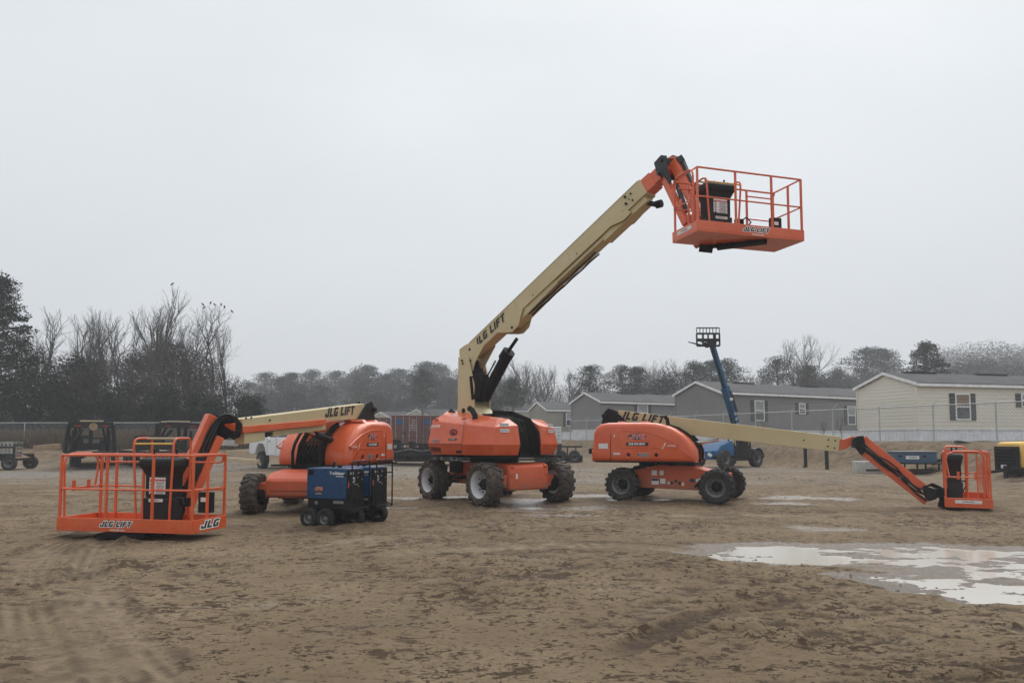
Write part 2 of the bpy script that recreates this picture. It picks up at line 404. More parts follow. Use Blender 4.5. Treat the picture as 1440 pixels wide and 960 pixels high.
def rut_fields(x, y):
    dz = np.zeros_like(x); wet = np.zeros_like(x); trk = np.zeros_like(x)
    for pts, wd, dep, kind in RUTS:
        P = smooth_path(pts); lo = P.min(0) - 1; hi = P.max(0) + 1
        m = (x > lo[0]) & (x < hi[0]) & (y > lo[1]) & (y < hi[1]); idx = np.nonzero(m)[0]
        if len(idx) == 0: continue
        X = x[idx]; Y = y[idx]; best = np.full(len(idx), 9.); sb = np.zeros(len(idx)); cross = np.zeros(len(idx)); acc = 0
        for i in range(len(P) - 1):
            a = P[i]; e = P[i + 1] - a; L = np.hypot(*e)
            if L < 1e-6: continue
            t = np.clip(((X - a[0]) * e[0] + (Y - a[1]) * e[1]) / L ** 2, 0, 1)
            dx = X - a[0] - t * e[0]; dy = Y - a[1] - t * e[1]; dd = np.hypot(dx, dy); b = dd < best
            best[b] = dd[b]; sb[b] = acc + t[b] * L; cross[b] = (dx * e[1] - dy * e[0])[b] / L; acc += L
        f = np.clip(1 - (best / (wd * (1 + .3 * fbm(X, Y, 2.0, 2, 5)))) ** 4, 0, 1)
        edge = np.exp(-((best - wd * 1.15) / (wd * .25)) ** 2)
        brk = np.clip(.6 + 3.2 * fbm(X, Y, .8, 4, 77), 0, 1)
        if kind == 1:
            bars = .5 + .5 * np.clip(2.6 * np.sin((cross + .12 * fbm(X, Y, .9, 3, 88)) * 2 * PI / .13) * np.clip(.6 + 3 * fbm(X, Y, 1.6, 3, 93), 0, 1) + 1.1 * np.sin(sb * 2 * PI / .21 + np.abs(cross) * 9) * np.clip(3 * fbm(X, Y, .7, 3, 94), 0, 1) + 4 * fbm(X, Y, 7, 3, 89) + .5, -1, 1)
            dz[idx] += brk * (-dep * 1.7 * f * (.3 + .7 * bars) + dep * 1.3 * edge); wet[idx] = np.maximum(wet[idx], f * brk * (1 - bars) * .85 + edge * .85 * brk * np.clip(.4 + 3 * fbm(X, Y, 3, 3, 66), 0, 1)); trk[idx] = np.maximum(trk[idx], f * brk)
        else:
            nn = fbm(X, Y, 7, 4, 9)
            dz[idx] += brk * (-dep * f * (1 + 1.5 * nn) + dep * .8 * edge * (1 + 3 * nn)); wet[idx] = np.maximum(wet[idx], np.clip(f * (.75 + 1.2 * nn), 0, 1) * brk)
    return dz, wet, trk
def axis_steps(a, b, fine_lo, fine_hi, fine, grow=1.09):
    v = list(np.arange(fine_lo, fine_hi, fine)); st = fine; p = v[-1]
    while p < b: st = min(st * grow, 12); p += st; v.append(p)
    st = fine; p = v[0]
    while p > a: st = min(st * grow, 12); p -= st; v.insert(0, p)
    return np.array(v)
xs = axis_steps(-420, 420, -9, 10, .04, 1.05)
ys = [-60., -30, -15, -8, -4, -1, 1, 2.5, 3.2]; p = 3.6
while p < 700:
    ys.append(p); p += max(.028, min(.022 * (p / 5) ** 1.5, 12)) if p < 60 else min(12, .02 * p)
ys = np.array(ys)
gx, gy = np.meshgrid(xs, ys); fx = gx.ravel(); fy = gy.ravel()
near = sst(60, 25, fy)
zb = base_z(fx, fy)
WHEELS = [(-5.5, 15.7), (-3.7, 15.6), (-5.3, 18.1), (-.64, 17.55), (-2.1, 19.6), (1.12, 18.75), (-.3, 20.8), (2.8, 19.05), (4.95, 18.0), (3.5, 20.6), (5.7, 19.7), (-3.6, 13.4), (-3.27, 13.2), (-2.8, 13.4), (-2.6, 13.7), (10.2, 16.6), (-6.1, 11.9)]
churn = np.zeros_like(fx)
for wx_, wy_ in WHEELS: churn = np.maximum(churn, np.exp(-(((fx - wx_) / .55) ** 2 + ((fy - wy_) / .5) ** 2)))
pud = puddle(fx, fy); rz_, wet, trk = rut_fields(fx, fy)
chop = np.clip(fbm(fx, fy, .35, 3, 3) * 2.6 + .45, .2, 1)      # where the mud is churned
lump = fbm(fx, fy * 1.5, 2.2, 3, 21) * .06 * chop
fine_ = fbm(fx * .8, fy * 1.9, 6.5, 4, 40, .62) ; fine_ = np.sign(fine_) * np.abs(fine_) ** 1.1 * .17 * chop * (.3 + .7 * np.clip(1.4 * fbm(fx * .6, fy * 1.4, 1.3, 3, 71) * 2 + .45, 0, 1))
flat = np.clip(1 - pud / .2, .7, 1)
lump = lump + churn * (.03 + .22 * fbm(fx, fy, 3.5, 3, 300))
zz = zb + near * ((lump + fine_) * flat * (1 - .55 * trk) + rz_ - pud * .8 + .016)
bankm = sst(.05, .5, zb) * sst(1.7, 1.2, zb) * sst(90, 50, fy)
zz += bankm * (fbm(fx, fy, .8, 4, 13) * .35 + fbm(fx, fy, 3, 3, 14) * .12)
zz += sst(60, 120, fy) * fbm(fx, fy, .02, 3, 90) * 1.2
nx, ny = len(xs), len(ys)
me = bpy.data.meshes.new('ground')
vs = np.stack([fx, fy, zz], 1)
ii = (np.arange(ny - 1)[:, None] * nx + np.arange(nx - 1)[None]).ravel()
fs = np.stack([ii, ii + 1, ii + nx + 1, ii + nx], 1)
me.vertices.add(len(vs)); me.vertices.foreach_set('co', vs.ravel())
me.loops.add(fs.size); me.loops.foreach_set('vertex_index', fs.ravel().astype(np.int32))
me.polygons.add(len(fs)); me.polygons.foreach_set('loop_start', (np.arange(len(fs)) * 4).astype(np.int32))
me.update(calc_edges=True)
at = me.attributes.new('wet', 'FLOAT', 'POINT')
_sel = (fy > 4) & (fy < 30) & (np.abs(fx) < 15); _p = np.percentile(-fine_[_sel], [80, 96]); gouge_shade = np.clip((-fine_ - _p[0]) / (_p[1] - _p[0]), 0, 1)  # darkens the lowest hollows: shade in the clod gaps painted into the colour
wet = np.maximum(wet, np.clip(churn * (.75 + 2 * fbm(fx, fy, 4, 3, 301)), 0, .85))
wet_and_shade_v = np.clip(np.maximum(wet, np.clip((pud - .004) / .03, 0, 1) * .5) + gouge_shade * .9 * near * (1 - .7 * trk), 0, 1)  # damp ruts, churned mud and puddle margins, plus the painted hollow shade
at.data.foreach_set('value', wet_and_shade_v.astype(np.float32))
at = me.attributes.new('track', 'FLOAT', 'POINT'); at.data.foreach_set('value', trk.astype(np.float32))
at = me.attributes.new('sheen', 'FLOAT', 'POINT'); at.data.foreach_set('value', np.clip((pud - .008) / .02, 0, 1).astype(np.float32))
at = me.attributes.new('gravel', 'FLOAT', 'POINT')
sF = (fx - 22) * .91 + (fy - 33.5) * .41
grav = sst(23, 29, fy + 3 * fbm(fx, fy, .25, 3, 8)) * sst(46, 41, fy + 3 * fbm(fx, fy, .2, 3, 9)) * sst(-3.5, -5, sF)
grav = np.clip(grav * (.4 + 1.6 * fbm(fx, fy, .18, 3, 19)), 0, 1)
at.data.foreach_set('value', grav.astype(np.float32))
at = me.attributes.new('bank', 'FLOAT', 'POINT')
at.data.foreach_set('value', np.maximum(bankm, sst(44, 60, fy)).astype(np.float32))
gm, nt, b = new_mat('wet_mud_and_gravel')
pos, g = geo_pos(nt)
def attr(n):
    a = N(nt, 'ShaderNodeAttribute'); a.attribute_name = n; return a.outputs['Fac']
n0 = noise(nt, .35, 4, .6, pos); n1 = noise(nt, 2.4, 6, .7, pos); n2 = noise(nt, 26, 6, .75, pos); n3 = noise(nt, 90, 3, .7, pos)
c = mixc(nt, ramp(nt, n0, .3, .7), (.165, .115, .068), (.31, .235, .15))
c = mixc(nt, ramp(nt, n1, .3, .55), (.195, .138, .083), c)
c = mixc(nt, ramp(nt, n2, .3, .5), (.14, .097, .058), c)
c = mixc(nt, ramp(nt, n3, .6, .75, (0, 0, 0), (.45,) * 3), c, (.33, .28, .21))
vor = N(nt, 'ShaderNodeTexVoronoi', Scale=16); nt.links.new(pos, vor.inputs['Vector'])
gcol = mixc(nt, ramp(nt, vor.outputs['Color'], .1, .9), (.12, .11, .10), (.32, .295, .26))
pos2, _ = geo_pos(nt, 1, 1.5, 1)
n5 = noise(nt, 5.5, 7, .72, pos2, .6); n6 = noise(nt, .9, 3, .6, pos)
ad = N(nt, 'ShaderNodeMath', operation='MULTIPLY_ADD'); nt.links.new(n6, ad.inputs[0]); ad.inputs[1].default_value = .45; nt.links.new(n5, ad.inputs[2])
c = mixc(nt, ramp(nt, ad.outputs[0], .785, .81), c, (.08, .053, .032))  # dark strokes painted as the shade between small clods
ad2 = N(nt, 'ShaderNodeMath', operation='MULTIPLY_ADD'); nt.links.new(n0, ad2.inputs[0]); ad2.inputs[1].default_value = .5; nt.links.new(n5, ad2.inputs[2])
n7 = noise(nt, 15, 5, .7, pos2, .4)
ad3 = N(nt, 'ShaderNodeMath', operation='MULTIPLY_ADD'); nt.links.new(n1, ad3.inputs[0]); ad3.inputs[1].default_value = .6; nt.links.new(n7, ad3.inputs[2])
c = mixc(nt, ramp(nt, ad3.outputs[0], .875, .90), c, (.055, .036, .022))  # finer dark strokes, again painted shade in the clod gaps
pale = ramp(nt, noise(nt, .55, 4, .6, pos2, 1), .6, .72, (0, 0, 0), (.45,) * 3)
c = mixc(nt, pale, c, (.34, .295, .23))
c = mixc(nt, attr('gravel'), c, gcol)
bank = mixc(nt, ramp(nt, n1, .35, .65), (.10, .07, .045), (.23, .17, .105))
c = mixc(nt, attr('bank'), c, bank)
tm = N(nt, 'ShaderNodeMath', operation='MULTIPLY'); nt.links.new(attr('track'), tm.inputs[0]); tm.inputs[1].default_value = .8
c = mixc(nt, tm.outputs[0], c, (.30, .23, .15))
c = mixc(nt, attr('wet'), c, (.075, .05, .032))  # damp mud and painted crevice shade share this dark colour
sm = N(nt, 'ShaderNodeMath', operation='MULTIPLY'); nt.links.new(attr('sheen'), sm.inputs[0]); sm.inputs[1].default_value = .75
c = mixc(nt, sm.outputs[0], c, (.15, .11, .072))
nt.links.new(c, b.inputs['Base Color'])
mr = N(nt, 'ShaderNodeMapRange'); mr.inputs['To Min'].default_value = .85; mr.inputs['To Max'].default_value = .68
nt.links.new(attr('wet'), mr.inputs['Value'])
sr = N(nt, 'ShaderNodeMath', operation='MULTIPLY_ADD'); nt.links.new(attr('sheen'), sr.inputs[0]); sr.inputs[1].default_value = -.5; nt.links.new(mr.outputs[0], sr.inputs[2]); nt.links.new(sr.outputs[0], b.inputs['Roughness'])
ss = N(nt, 'ShaderNodeMath', operation='MULTIPLY_ADD'); nt.links.new(attr('sheen'), ss.inputs[0]); ss.inputs[1].default_value = .5; ss.inputs[2].default_value = .12; nt.links.new(ss.outputs[0], b.inputs['Specular IOR Level'])
b.inputs['Specular IOR Level'].default_value = .12
bump(nt, b, n2, .8, .04)
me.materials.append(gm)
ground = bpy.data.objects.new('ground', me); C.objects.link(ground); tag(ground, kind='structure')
# sheet of standing water at a level the hollows drop below
wm, nt, b = new_mat('muddy_puddle_water')
pos, g = geo_pos(nt)
b.inputs['Base Color'].default_value = (.50, .46, .39, 1); b.inputs['Roughness'].default_value = .13; b.inputs['IOR'].default_value = 1.5; b.inputs['Specular IOR Level'].default_value = .9
nn = noise(nt, 9, 3, .5, pos); bump(nt, b, nn, .05, .01)
m = MB(); WL = -.034
m.add([(-5, 5, WL), (14, 5, WL), (14, 23, WL), (-5, 23, WL)], [(0, 1, 2, 3)])
wat = m.build('puddle_water', wm, None); tag(wat, kind='structure')
# clods and crumbs of mud lying about
def scatter_lumps(name, n, area, size, mat, seed, zo=0):
    r_ = random.Random(seed); m = MB()
    for k in range(n):
        x, y = area(r_)
        s_ = size * (.3 + r_.random() ** 4 * 1.6) * (1 + y * .02); z = gz(x, y) + zo
        base = [V((r_.uniform(.6, 1.2) * math.cos(a) * s_ * 1.4, r_.uniform(.6, 1.1) * math.sin(a) * s_, 0)) for a in (0, 1.2, 2.5, 3.7, 5.0)]
        top = [v_ * r_.uniform(.3, .6) + V((0, 0, s_ * r_.uniform(.5, .9))) for v_ in base]; o = V((x, y, z - s_ * .2))
        m.add([o + v_ for v_ in base] + [o + v_ for v_ in top], [(0, 1, 6, 5), (1, 2, 7, 6), (2, 3, 8, 7), (3, 4, 9, 8), (4, 0, 5, 9), (5, 6, 7, 8, 9)])
    return m.build(name, mat, None, fixn=False)
def area1(r_):
    while True:
        y = 4 + 26 * r_.random() ** 1.5; x = r_.uniform(-.75, .75) * y
        c_ = float(fbm(np.array([x]), np.array([y]), .35, 3, 3)[0])
        if r_.random() < .25 + c_ * 3: return x, y
tag(scatter_lumps('mud_clods', 4200, area1, .011, 'clod', 4, .008), kind='stuff')
def area2(r_):
    y = r_.uniform(26, 44); return r_.uniform(-22, 10) + (0 if y > 35 else 2), y
tag(scatter_lumps('loose_gravel', 3000, area2, .025, 'pebble', 5, .01), kind='stuff')
# ------------------------------------------------------------------ boom lift pieces
Z3 = V((0, 0, 1))
def arc(p0, p1, p2, n=6):
    p0, p1, p2 = V(p0), V(p1), V(p2)
    return [p0 * (1 - t) ** 2 + p1 * 2 * t * (1 - t) + p2 * t * t for t in [i / n for i in range(n + 1)]]

def work_platform(root, F, w=2.4, dp=.91, hoop=.0, big_text=True, hang_left=False, mesh_end=False):
    """F: world frame, origin at outer front-left bottom corner, +x along the front, +y towards the back, z up.
    child 'work_platform' with sub-parts."""
    MI = inv(root)
    t = MB(MI).frame(F); th = .21
    # tray floor and toe plate
    t.box(0, w, 0, dp, 0, .03)
    t.box(0, w, 0, .02, .031, th); t.box(0, w, dp - .02, dp, .031, th)
    t.box(0, .02, .021, dp - .021, .031, th - .002); t.box(w - .02, w, .021, dp - .021, .031, th - .002)
    base = t.build('work_platform', 'orange', root, bevel=.006)
    r = .019; H = 1.2; mid = .66
    g = MB(MI).frame(F); e = .03
    per = [(e, e), (w - e, e), (w - e, dp - e), (e, dp - e)]
    g.tube([(x, y, H) for x, y in per], r, 8, closed=True)
    g.build('top_rail', 'orange', base, smooth='auto')
    g = MB(MI).frame(F)
    g.tube([(e, dp - e, mid), (e, e, mid), (w - e, e, mid), (w - e, dp - e, mid)], r * .85, 8)
    g.tube([(w - e, dp - e, mid - .04), (w * .72, dp - e, mid - .04)], r * .8, 6)
    g.tube([(e, dp - e, mid), (w * .36, dp - e, mid)], r * .8, 6)
    g.build('middle_rail', 'orange', base, smooth='auto')
    for x, y in [(e, e), (w * .36, e), (w * .7, e), (w - e, e), (w - e, dp * .45), (w - e, dp - e), (w * .72, dp - e), (w * .36, dp - e), (e + .02, dp - e), (.35, dp - e)]:
        p = MB(MI).frame(F); p.bar((x, y, .03), (x, y, H), .034, .034); p.build('rail_post', 'orange', base)
    # entry gate loop on the left end and grab loops
    g = MB(MI).frame(F)
    g.tube([(e - .03, .16, th), (e - .03, .12, H * .86)] + arc((e - .03, .12, H * .88), (e - .03, .14, H * 1.03), (e - .03, .35, H * 1.02), 5) + [(e - .03, dp * .75, H * 1.02)] + arc((e - .03, dp * .8, H * 1.0), (e - .03, dp * .97, H * .96), (e - .03, dp * .93, H * .8), 5) + [(e - .03, dp * .88, mid)], r * .95, 8)
    g.bar((e, .3, mid - .05), (e, .3, mid + .12), .05, .03); g.bar((e, .62, mid - .05), (e, .62, mid + .12), .05, .03)
    g.build('entry_gate', 'orange', base, smooth='auto')
    g = MB(MI).frame(F)
    g.tube([(w * .72, dp - .06, H - .13)] + [(w * .9, dp - .06, H - .13)] + arc((w * .95, dp - .06, H - .13), (w - .02, dp - .06, H - .13), (w - .04, dp - .1, H + .0), 4), r * .8, 8)
    g.build('grab_rail', 'orange', base, smooth='auto'); g = MB(MI).frame(F)
    g.tube([(.12, dp - .06, H - .13), (w * .36, dp - .06, H - .13)], r * .8, 8)
    g.build('grab_rail', 'orange', base, smooth='auto')
    # guard hoops and bars over the console
    x0, x1 = w * .43, w * .73
    if hang_left: x0, x1 = w * .2, w * .52
    for k, (xb, xt) in enumerate(((x0 + .06, x0), (x1 - .05, x1))):
        g = MB(MI).frame(F)
        Ht = H + hoop
        g.tube([(xb, .42, .03), (xb, .42, .3), (xt, .40, Ht - .16)] + arc((xt, .40, Ht - .12), (xt, .40, Ht), (xt, .54, Ht), 5) + [(xt, .74, Ht)] + arc((xt, .76, Ht), (xt, .84, Ht), (xt, .84, Ht - .1), 4) + [(xt, .84, H * .6), (xb, .84, .3)], r, 8)
        g.build('guard_hoop', 'orange', base, smooth='auto')
    g = MB(MI).frame(F); g.tube([(x0, .41, H + hoop - .09), (x1, .41, H + hoop - .09)], .016, 8)
    g.build('guard_bar', 'yellow', base, smooth='auto')
    g = MB(MI).frame(F); g.tube([(x0, .7, H + hoop - .005), (x1, .7, H + hoop - .005)], .02, 8)
    g.build('guard_bar', 'beige', base, smooth='auto')
    # console cabinet
    cx = (x0 + x1) / 2
    c = MB(MI).frame(F)
    def ring(hw, y0, y1, z, hw2=None): return [(cx - hw, y0, z), (cx + hw, y0, z), (cx + hw, y1, z), (cx - hw, y1, z)]
    c.rings([ring(.24, .52, .86, .035), ring(.245, .5, .86, .48), ring(.235, .53, .86, .5)])
    c.rings([ring(.225, .53, .86, .505), ring(.23, .53, .86, .86), ring(.30, .5, .87, .99), ring(.32, .49, .87, 1.0), ring(.33, .48, .87, 1.1), ring(.315, .5, .87, 1.13)])
    co = c.build('console', 'console', base, bevel=.02, seg=3)
    d = MB(MI).frame(F)
    plate(d, (cx, .53, .695), (1, 0, 0), (0, 0, 1), .30, .27, 0, .006)
    plate(d, (cx, .53, .79), (1, 0, 0), (0, 0, 1), .30, .02, 1, .009)
    for k in range(9):
        plate(d, (cx + .05, .53, .765 - k * .024), (1, 0, 0), (0, 0, 1), .17 - .02 * (k % 3), .007, 2, .009)
        if k % 2 == 0: plate(d, (cx - .11, .53, .76 - k * .024), (1, 0, 0), (0, 0, 1), .04, .022, 2, .009)
    plate(d, (cx, .505, .46), (1, 0, 0), (0, 0, 1), .26, .05, 0, .012)
    text(d, 'WARNING', .035, (cx - .02, .505, .46), (1, 0, 0), (0, 0, 1), 2, off=.016)
    d.build('warning_placard', ['sticker', 'inkred', 'ink'], co)
    d = MB(MI).frame(F)
    d.box(cx - .29, cx + .29, .52, .84, 1.131, 1.15, 1)
    for k in range(11):
        q = V((cx - .25 + k * .05, .56 + (k % 3) * .05, 1.15)); d.cyl(q, q + V((0, 0, .03 + .015 * (k % 2))), .009, 6)
    for k in (-1, 1):
        q = V((cx + k * .21, .7, 1.15)); d.cyl(q, q + V((0, 0, .11)), .014, 8); d.ball(q + V((0, 0, .12)), .022, 8)
    d.build('controls', ['black', 'rimgrey'], co, smooth='auto')
    # manual box
    m = MB(MI).frame(F); m.box(w - .3, w - .07, dp * .62, dp * .74, .27, .6)
    mo = m.build('manual_box', 'black', base, bevel=.01)
    m = MB(MI).frame(F); plate(m, (w - .2, dp * .62, .48), (1, 0, 0), (0, 0, 1), .1, .07, 0, .004); m.build('sticker', 'sticker', mo)
    # hose and plug
    m = MB(MI).frame(F); hx = x1 + .1
    m.box(hx - .09, hx + .07, dp * .62, dp * .72, .36, .5); m.tube([(hx, dp * .66, .45), (hx + .05, dp * .5, .5), (hx + .12, dp * .45, .4), (hx + .02, dp * .55, .22)], .016, 6)
    m.build('tool_socket', 'black_mech', base)
    # lettering
    l = MB(MI).frame(F)
    lx = w * .56 if big_text != 'right' else w * .47
    block_text(l, 'JLG LIFT', .085, (lx - .05, 0, .125), (1, 0, 0), (0, 0, 1), 0, 1, shear=.35, sx=1.02, margin=.13)
    text(l, 'www.jlg.com', .05, (lx - .02, 0, .035), (1, 0, 0), (0, 0, 1), 1, off=.004, bold=.001)
    block_text(l, 'JLG', .115, (w, dp * .5, .115), (0, 1, 0), (0, 0, 1), 0, 1, shear=.3, sx=1.5, margin=.13)
    plate(l, (0, dp * .5, .13), (0, -1, 0), (0, 0, 1), .5, .07, 2, .004)
    text(l, 'WARNING', .05, (0, dp * .5, .13), (0, -1, 0), (0, 0, 1), 0, off=.008)
    l.build('lettering', ['ink', 'letterwhite', 'sticker'], base)
    if mesh_end:
        l = MB(MI).frame(F)
        for k in range(14):
            a = .06 + k * .035
            l.tube([(a, e, th), (min(a + .3, .5), e, th + (min(a + .3, .5) - a) * 1.5)], .004, 4)
    # scuffed pad under the tray
    return base

def jib(root, et, eb, bt, bb, w=.13, thick=.17, thin=.1, side=1):
    """upper box et->bt and lower link eb->bb in a vertical plane with hoses"""
    MI = inv(root); et, eb, bt, bb = map(V, (et, eb, bt, bb))
    d = (bt - et); hd = V((d.x, d.y, 0)).normalized(); s = hd.cross(Z3)
    m = MB(MI); m.bar(et, bt, w, thick); jo = m.build('jib', 'orange', root, bevel=.01)
    m = MB(MI); m.bar(eb, bb, w * .8, thin); m.build('jib_link', 'orange', jo, bevel=.01)
    m = MB(MI)
    for k in range(5):
        o = s * (side * (w / 2 + .02 + .0 * k)) + s * side * .026 * (k % 3)
        a = et * .5 + eb * .5; b = bt * .5 + bb * .5
        up = (et - eb).normalized() * ((k - 2) * .035)
        m.tube([a - hd * .25 + o + up + Z3 * .05] + [a + (b - a) * t + o + up * (1 + .5 * math.sin(t * 9 + k)) + Z3 * .03 * math.sin(t * 12 + k * 2) for t in (0, .12, .25, .4, .55, .7, .85, 1)] + [b + hd * .15 + o * .5], .016, 6)
    m.build('hydraulic_hose', 'hose', jo, smooth=True)
    # lift cylinder inside
    m = MB(MI); a = eb * .65 + et * .35; b = bt * .55 + bb * .45
    m.cyl(a, a + (b - a) * .6, .045, 12); m.cyl(a + (b - a) * .6, b, .022, 10, 1)
    m.build('jib_cylinder', ['black', 'chrome'], jo, smooth='auto')
    return jo

def plates(root, pts, s, gap, th, name, mat='black', parent=None, pins=()):
    """pair of side plates: outline pts in a vertical plane, offset +-gap along s"""
    MI = inv(root); m = MB(MI)
    for k in (-1, 1):
        m.prism([V(p) + s * (k * gap - th / 2) for p in pts], s * th)
    for q in pins: m.cyl(V(q) - s * (gap + th + .03), V(q) + s * (gap + th + .03), .035, 12)
    return m.build(name, mat, parent or root, bevel=.005)

def offset_poly(p, d):
    """inward offset of a ccw/cw convex-ish 2d polygon"""
    n = len(p); A = sum(p[i][0] * p[(i + 1) % n][1] - p[(i + 1) % n][0] * p[i][1] for i in range(n)); sg = 1 if A > 0 else -1
    out = []
    for i in range(n):
        a, b, c = V(p[i - 1]), V(p[i]), V(p[(i + 1) % n])
        e1 = (b - a).normalized(); e2 = (c - b).normalized()
        n1 = V((-e1.y, e1.x)) * sg; n2 = V((-e2.y, e2.x)) * sg
        k = (n1 + n2); k = k / max(.35, (1 + n1.dot(n2)))
        out.append(b + k * d)
    return out

def round_hood(root, F, side, x0=-1.45, x1=1.2, yi=.33, yo=1.02, z0=1.0, z1=2.0, name='engine_hood'):
    """moulded hood of the smaller lifts. F turntable frame, x to the boom head, side +-1"""
    MI = inv(root); L = x1 - x0
    prof = [(x0, z0 + .0), (x1 - .03, z0), (x1, z0 + .1), (x1 - .02, z0 + .3)]
    prof += [(x1 - .08, z0 + .42), (x1 - .2, z0 + .58), (x1 - .36, z0 + .72), (x1 - .56, z0 + .85), (x1 - .78, z0 + .94), (x1 - 1.0, z0 + .985), (x1 - 1.25, z1)]
    prof += [(x0 + .45, z1), (x0 + .25, z1 - .03), (x0 + .12, z1 - .12), (x0 + .05, z1 - .28), (x0 + .03, z0 + .32), (x0 - .01, z0 + .29)]
    prof = [V(p) for p in prof]
    h = MB(MI).frame(F); r = .16; rings = []
    def rg(y, ins):
        q = offset_poly(prof, ins) if ins > 0 else prof
        return [(p.x, side * y, p.y) for p in q]
    rings.append(rg(yi, 0)); rings.append(rg(yo - r, 0))
    for k in range(1, 6):
        t = k / 5 * PI / 2
        rings.append(rg(yo - r + r * math.sin(t) * (1 if k < 6 else 1), r * .8 * (1 - math.cos(t))))
    h.rings(rings)
    ho = h.build(name, 'orange', root, smooth='auto')
    ho.data.set_sharp_from_angle(angle=R(38))
    # moulded raised panel arch, louvre recess line and round handles
    g = MB(MI).frame(F); y = side * (yo + .004)
    pts = [(x0 + .75, z0 + .4)] + [(x0 + .72, z0 + .74), (x0 + .76, z0 + .78)] + [(x0 + .95, z0 + .79)] + [(x0 + 1.35, z0 + .77), (x0 + 1.7, z0 + .68), (x0 + 2.0, z0 + .55), (x0 + 2.25, z0 + .42), (x0 + 2.2, z0 + .385), (x0 + .78, z0 + .37)]
    g.tube([(a, y - side * .012, b) for a, b in pts], .02, 6, closed=True)
    for cx in (x0 + .98, x0 + 1.68):
        g.lathe([(.105, -.03), (.105, .006), (.08, .01), (.07, -.005), (1e-4, -.005)], (cx, y, z0 + .185), (0, side, 0), 20)
    g.build('hood_moulding', 'orange', ho, smooth='auto')
    g = MB(MI).frame(F)
    for cx in (x0 + .98, x0 + 1.68): g.lathe([(.045, 0), (.04, .014), (1e-4, .014)], (cx, y, z0 + .185), (0, side, 0), 14)
    g.tube([(x0 + .52, side * (yo + .0), z0 + .0), (x0 + .52, side * (yo + .0), z0 + .45), (x0 + .53, side * (yo - .01), z1 - .18), (x0 + .54, side * (yo - .1), z1 - .03), (x0 + .54, side * (yo - .3), z1 + .003), (x0 + .54, side * (yi + .05), z1 + .003)], .009, 6)
    g.build('panel_seam', 'black', ho)
    # raised ribs on the top edge
    g = MB(MI).frame(F)
    for cx in (x0 + .75, x0 + 1.35):
        g.rings([[(cx - .1, side * (yi + .05), z1 - .03), (cx + .1, side * (yi + .05), z1 - .03), (cx + .07, side * (yi + .05), z1 + .035), (cx - .07, side * (yi + .05), z1 + .035)],
                 [(cx - .1, side * (yo - .16), z1 - .03), (cx + .1, side * (yo - .16), z1 - .03), (cx + .07, side * (yo - .16), z1 + .03), (cx - .07, side * (yo - .16), z1 + .03)],
                 [(cx - .1, side * (yo - .05), z1 - .12), (cx + .1, side * (yo - .05), z1 - .12), (cx + .07, side * (yo - .04), z1 - .1), (cx - .07, side * (yo - .04), z1 - .1)]])
    g.build('hood_rib', 'orange', ho, bevel=.02, seg=3)
    g = MB(MI).frame(F)
    rt = (-side * -1, 0, 0)
    rt = V((1, 0, 0)) if side < 0 else V((-1, 0, 0))
    o = lambda x, z: V((x, side * (yo + .004), z))
    oval(g, o(x0 + 1.2, z0 + .64), rt, Z3, .23, .075, 0)
    block_text(g, 'JTB', .1, o(x0 + 1.2, z0 + .64), rt, Z3, 3, 1, off=.006, shear=0, sx=1.35, margin=.06)
    plate(g, o(x0 + 1.2, z0 + .455), rt, Z3, .56, .085, 0)
    text(g, '318-309-8091', .075, o(x0 + 1.2, z0 + .455), rt, Z3, 1, off=.008, bold=.002)
    text(g, '460SJ', .135, o(x0 + 1.33, z0 + .185), rt, Z3, 1, off=.004, shear=.3, bold=.006)
    text(g, '460SJ', .135, o(x0 + 1.33, z0 + .185), rt, Z3, 0, off=.008, shear=.3, bold=.0015)
    text(g, 'J', .16, o(x0 + 1.86, z0 + .43), rt, Z3, 1, off=.004, shear=.5, bold=.003)
    text(g, 'POWER', .06, o(x0 + 2.05, z0 + .41), rt, Z3, 1, off=.005, shear=.4)
    plate(g, o(x0 + .68, z0 + .21), rt, Z3, .17, .05, 2)
    plate(g, o(x0 + .33, z0 + .4), rt, Z3, .24, .13, 2)
    plate(g, o(x0 + .62, z0 + .66), rt, Z3, .03, .06, 2)
    g.build('decals', ['ink', 'letterwhite', 'sticker', 'inkred'], ho)
    return ho

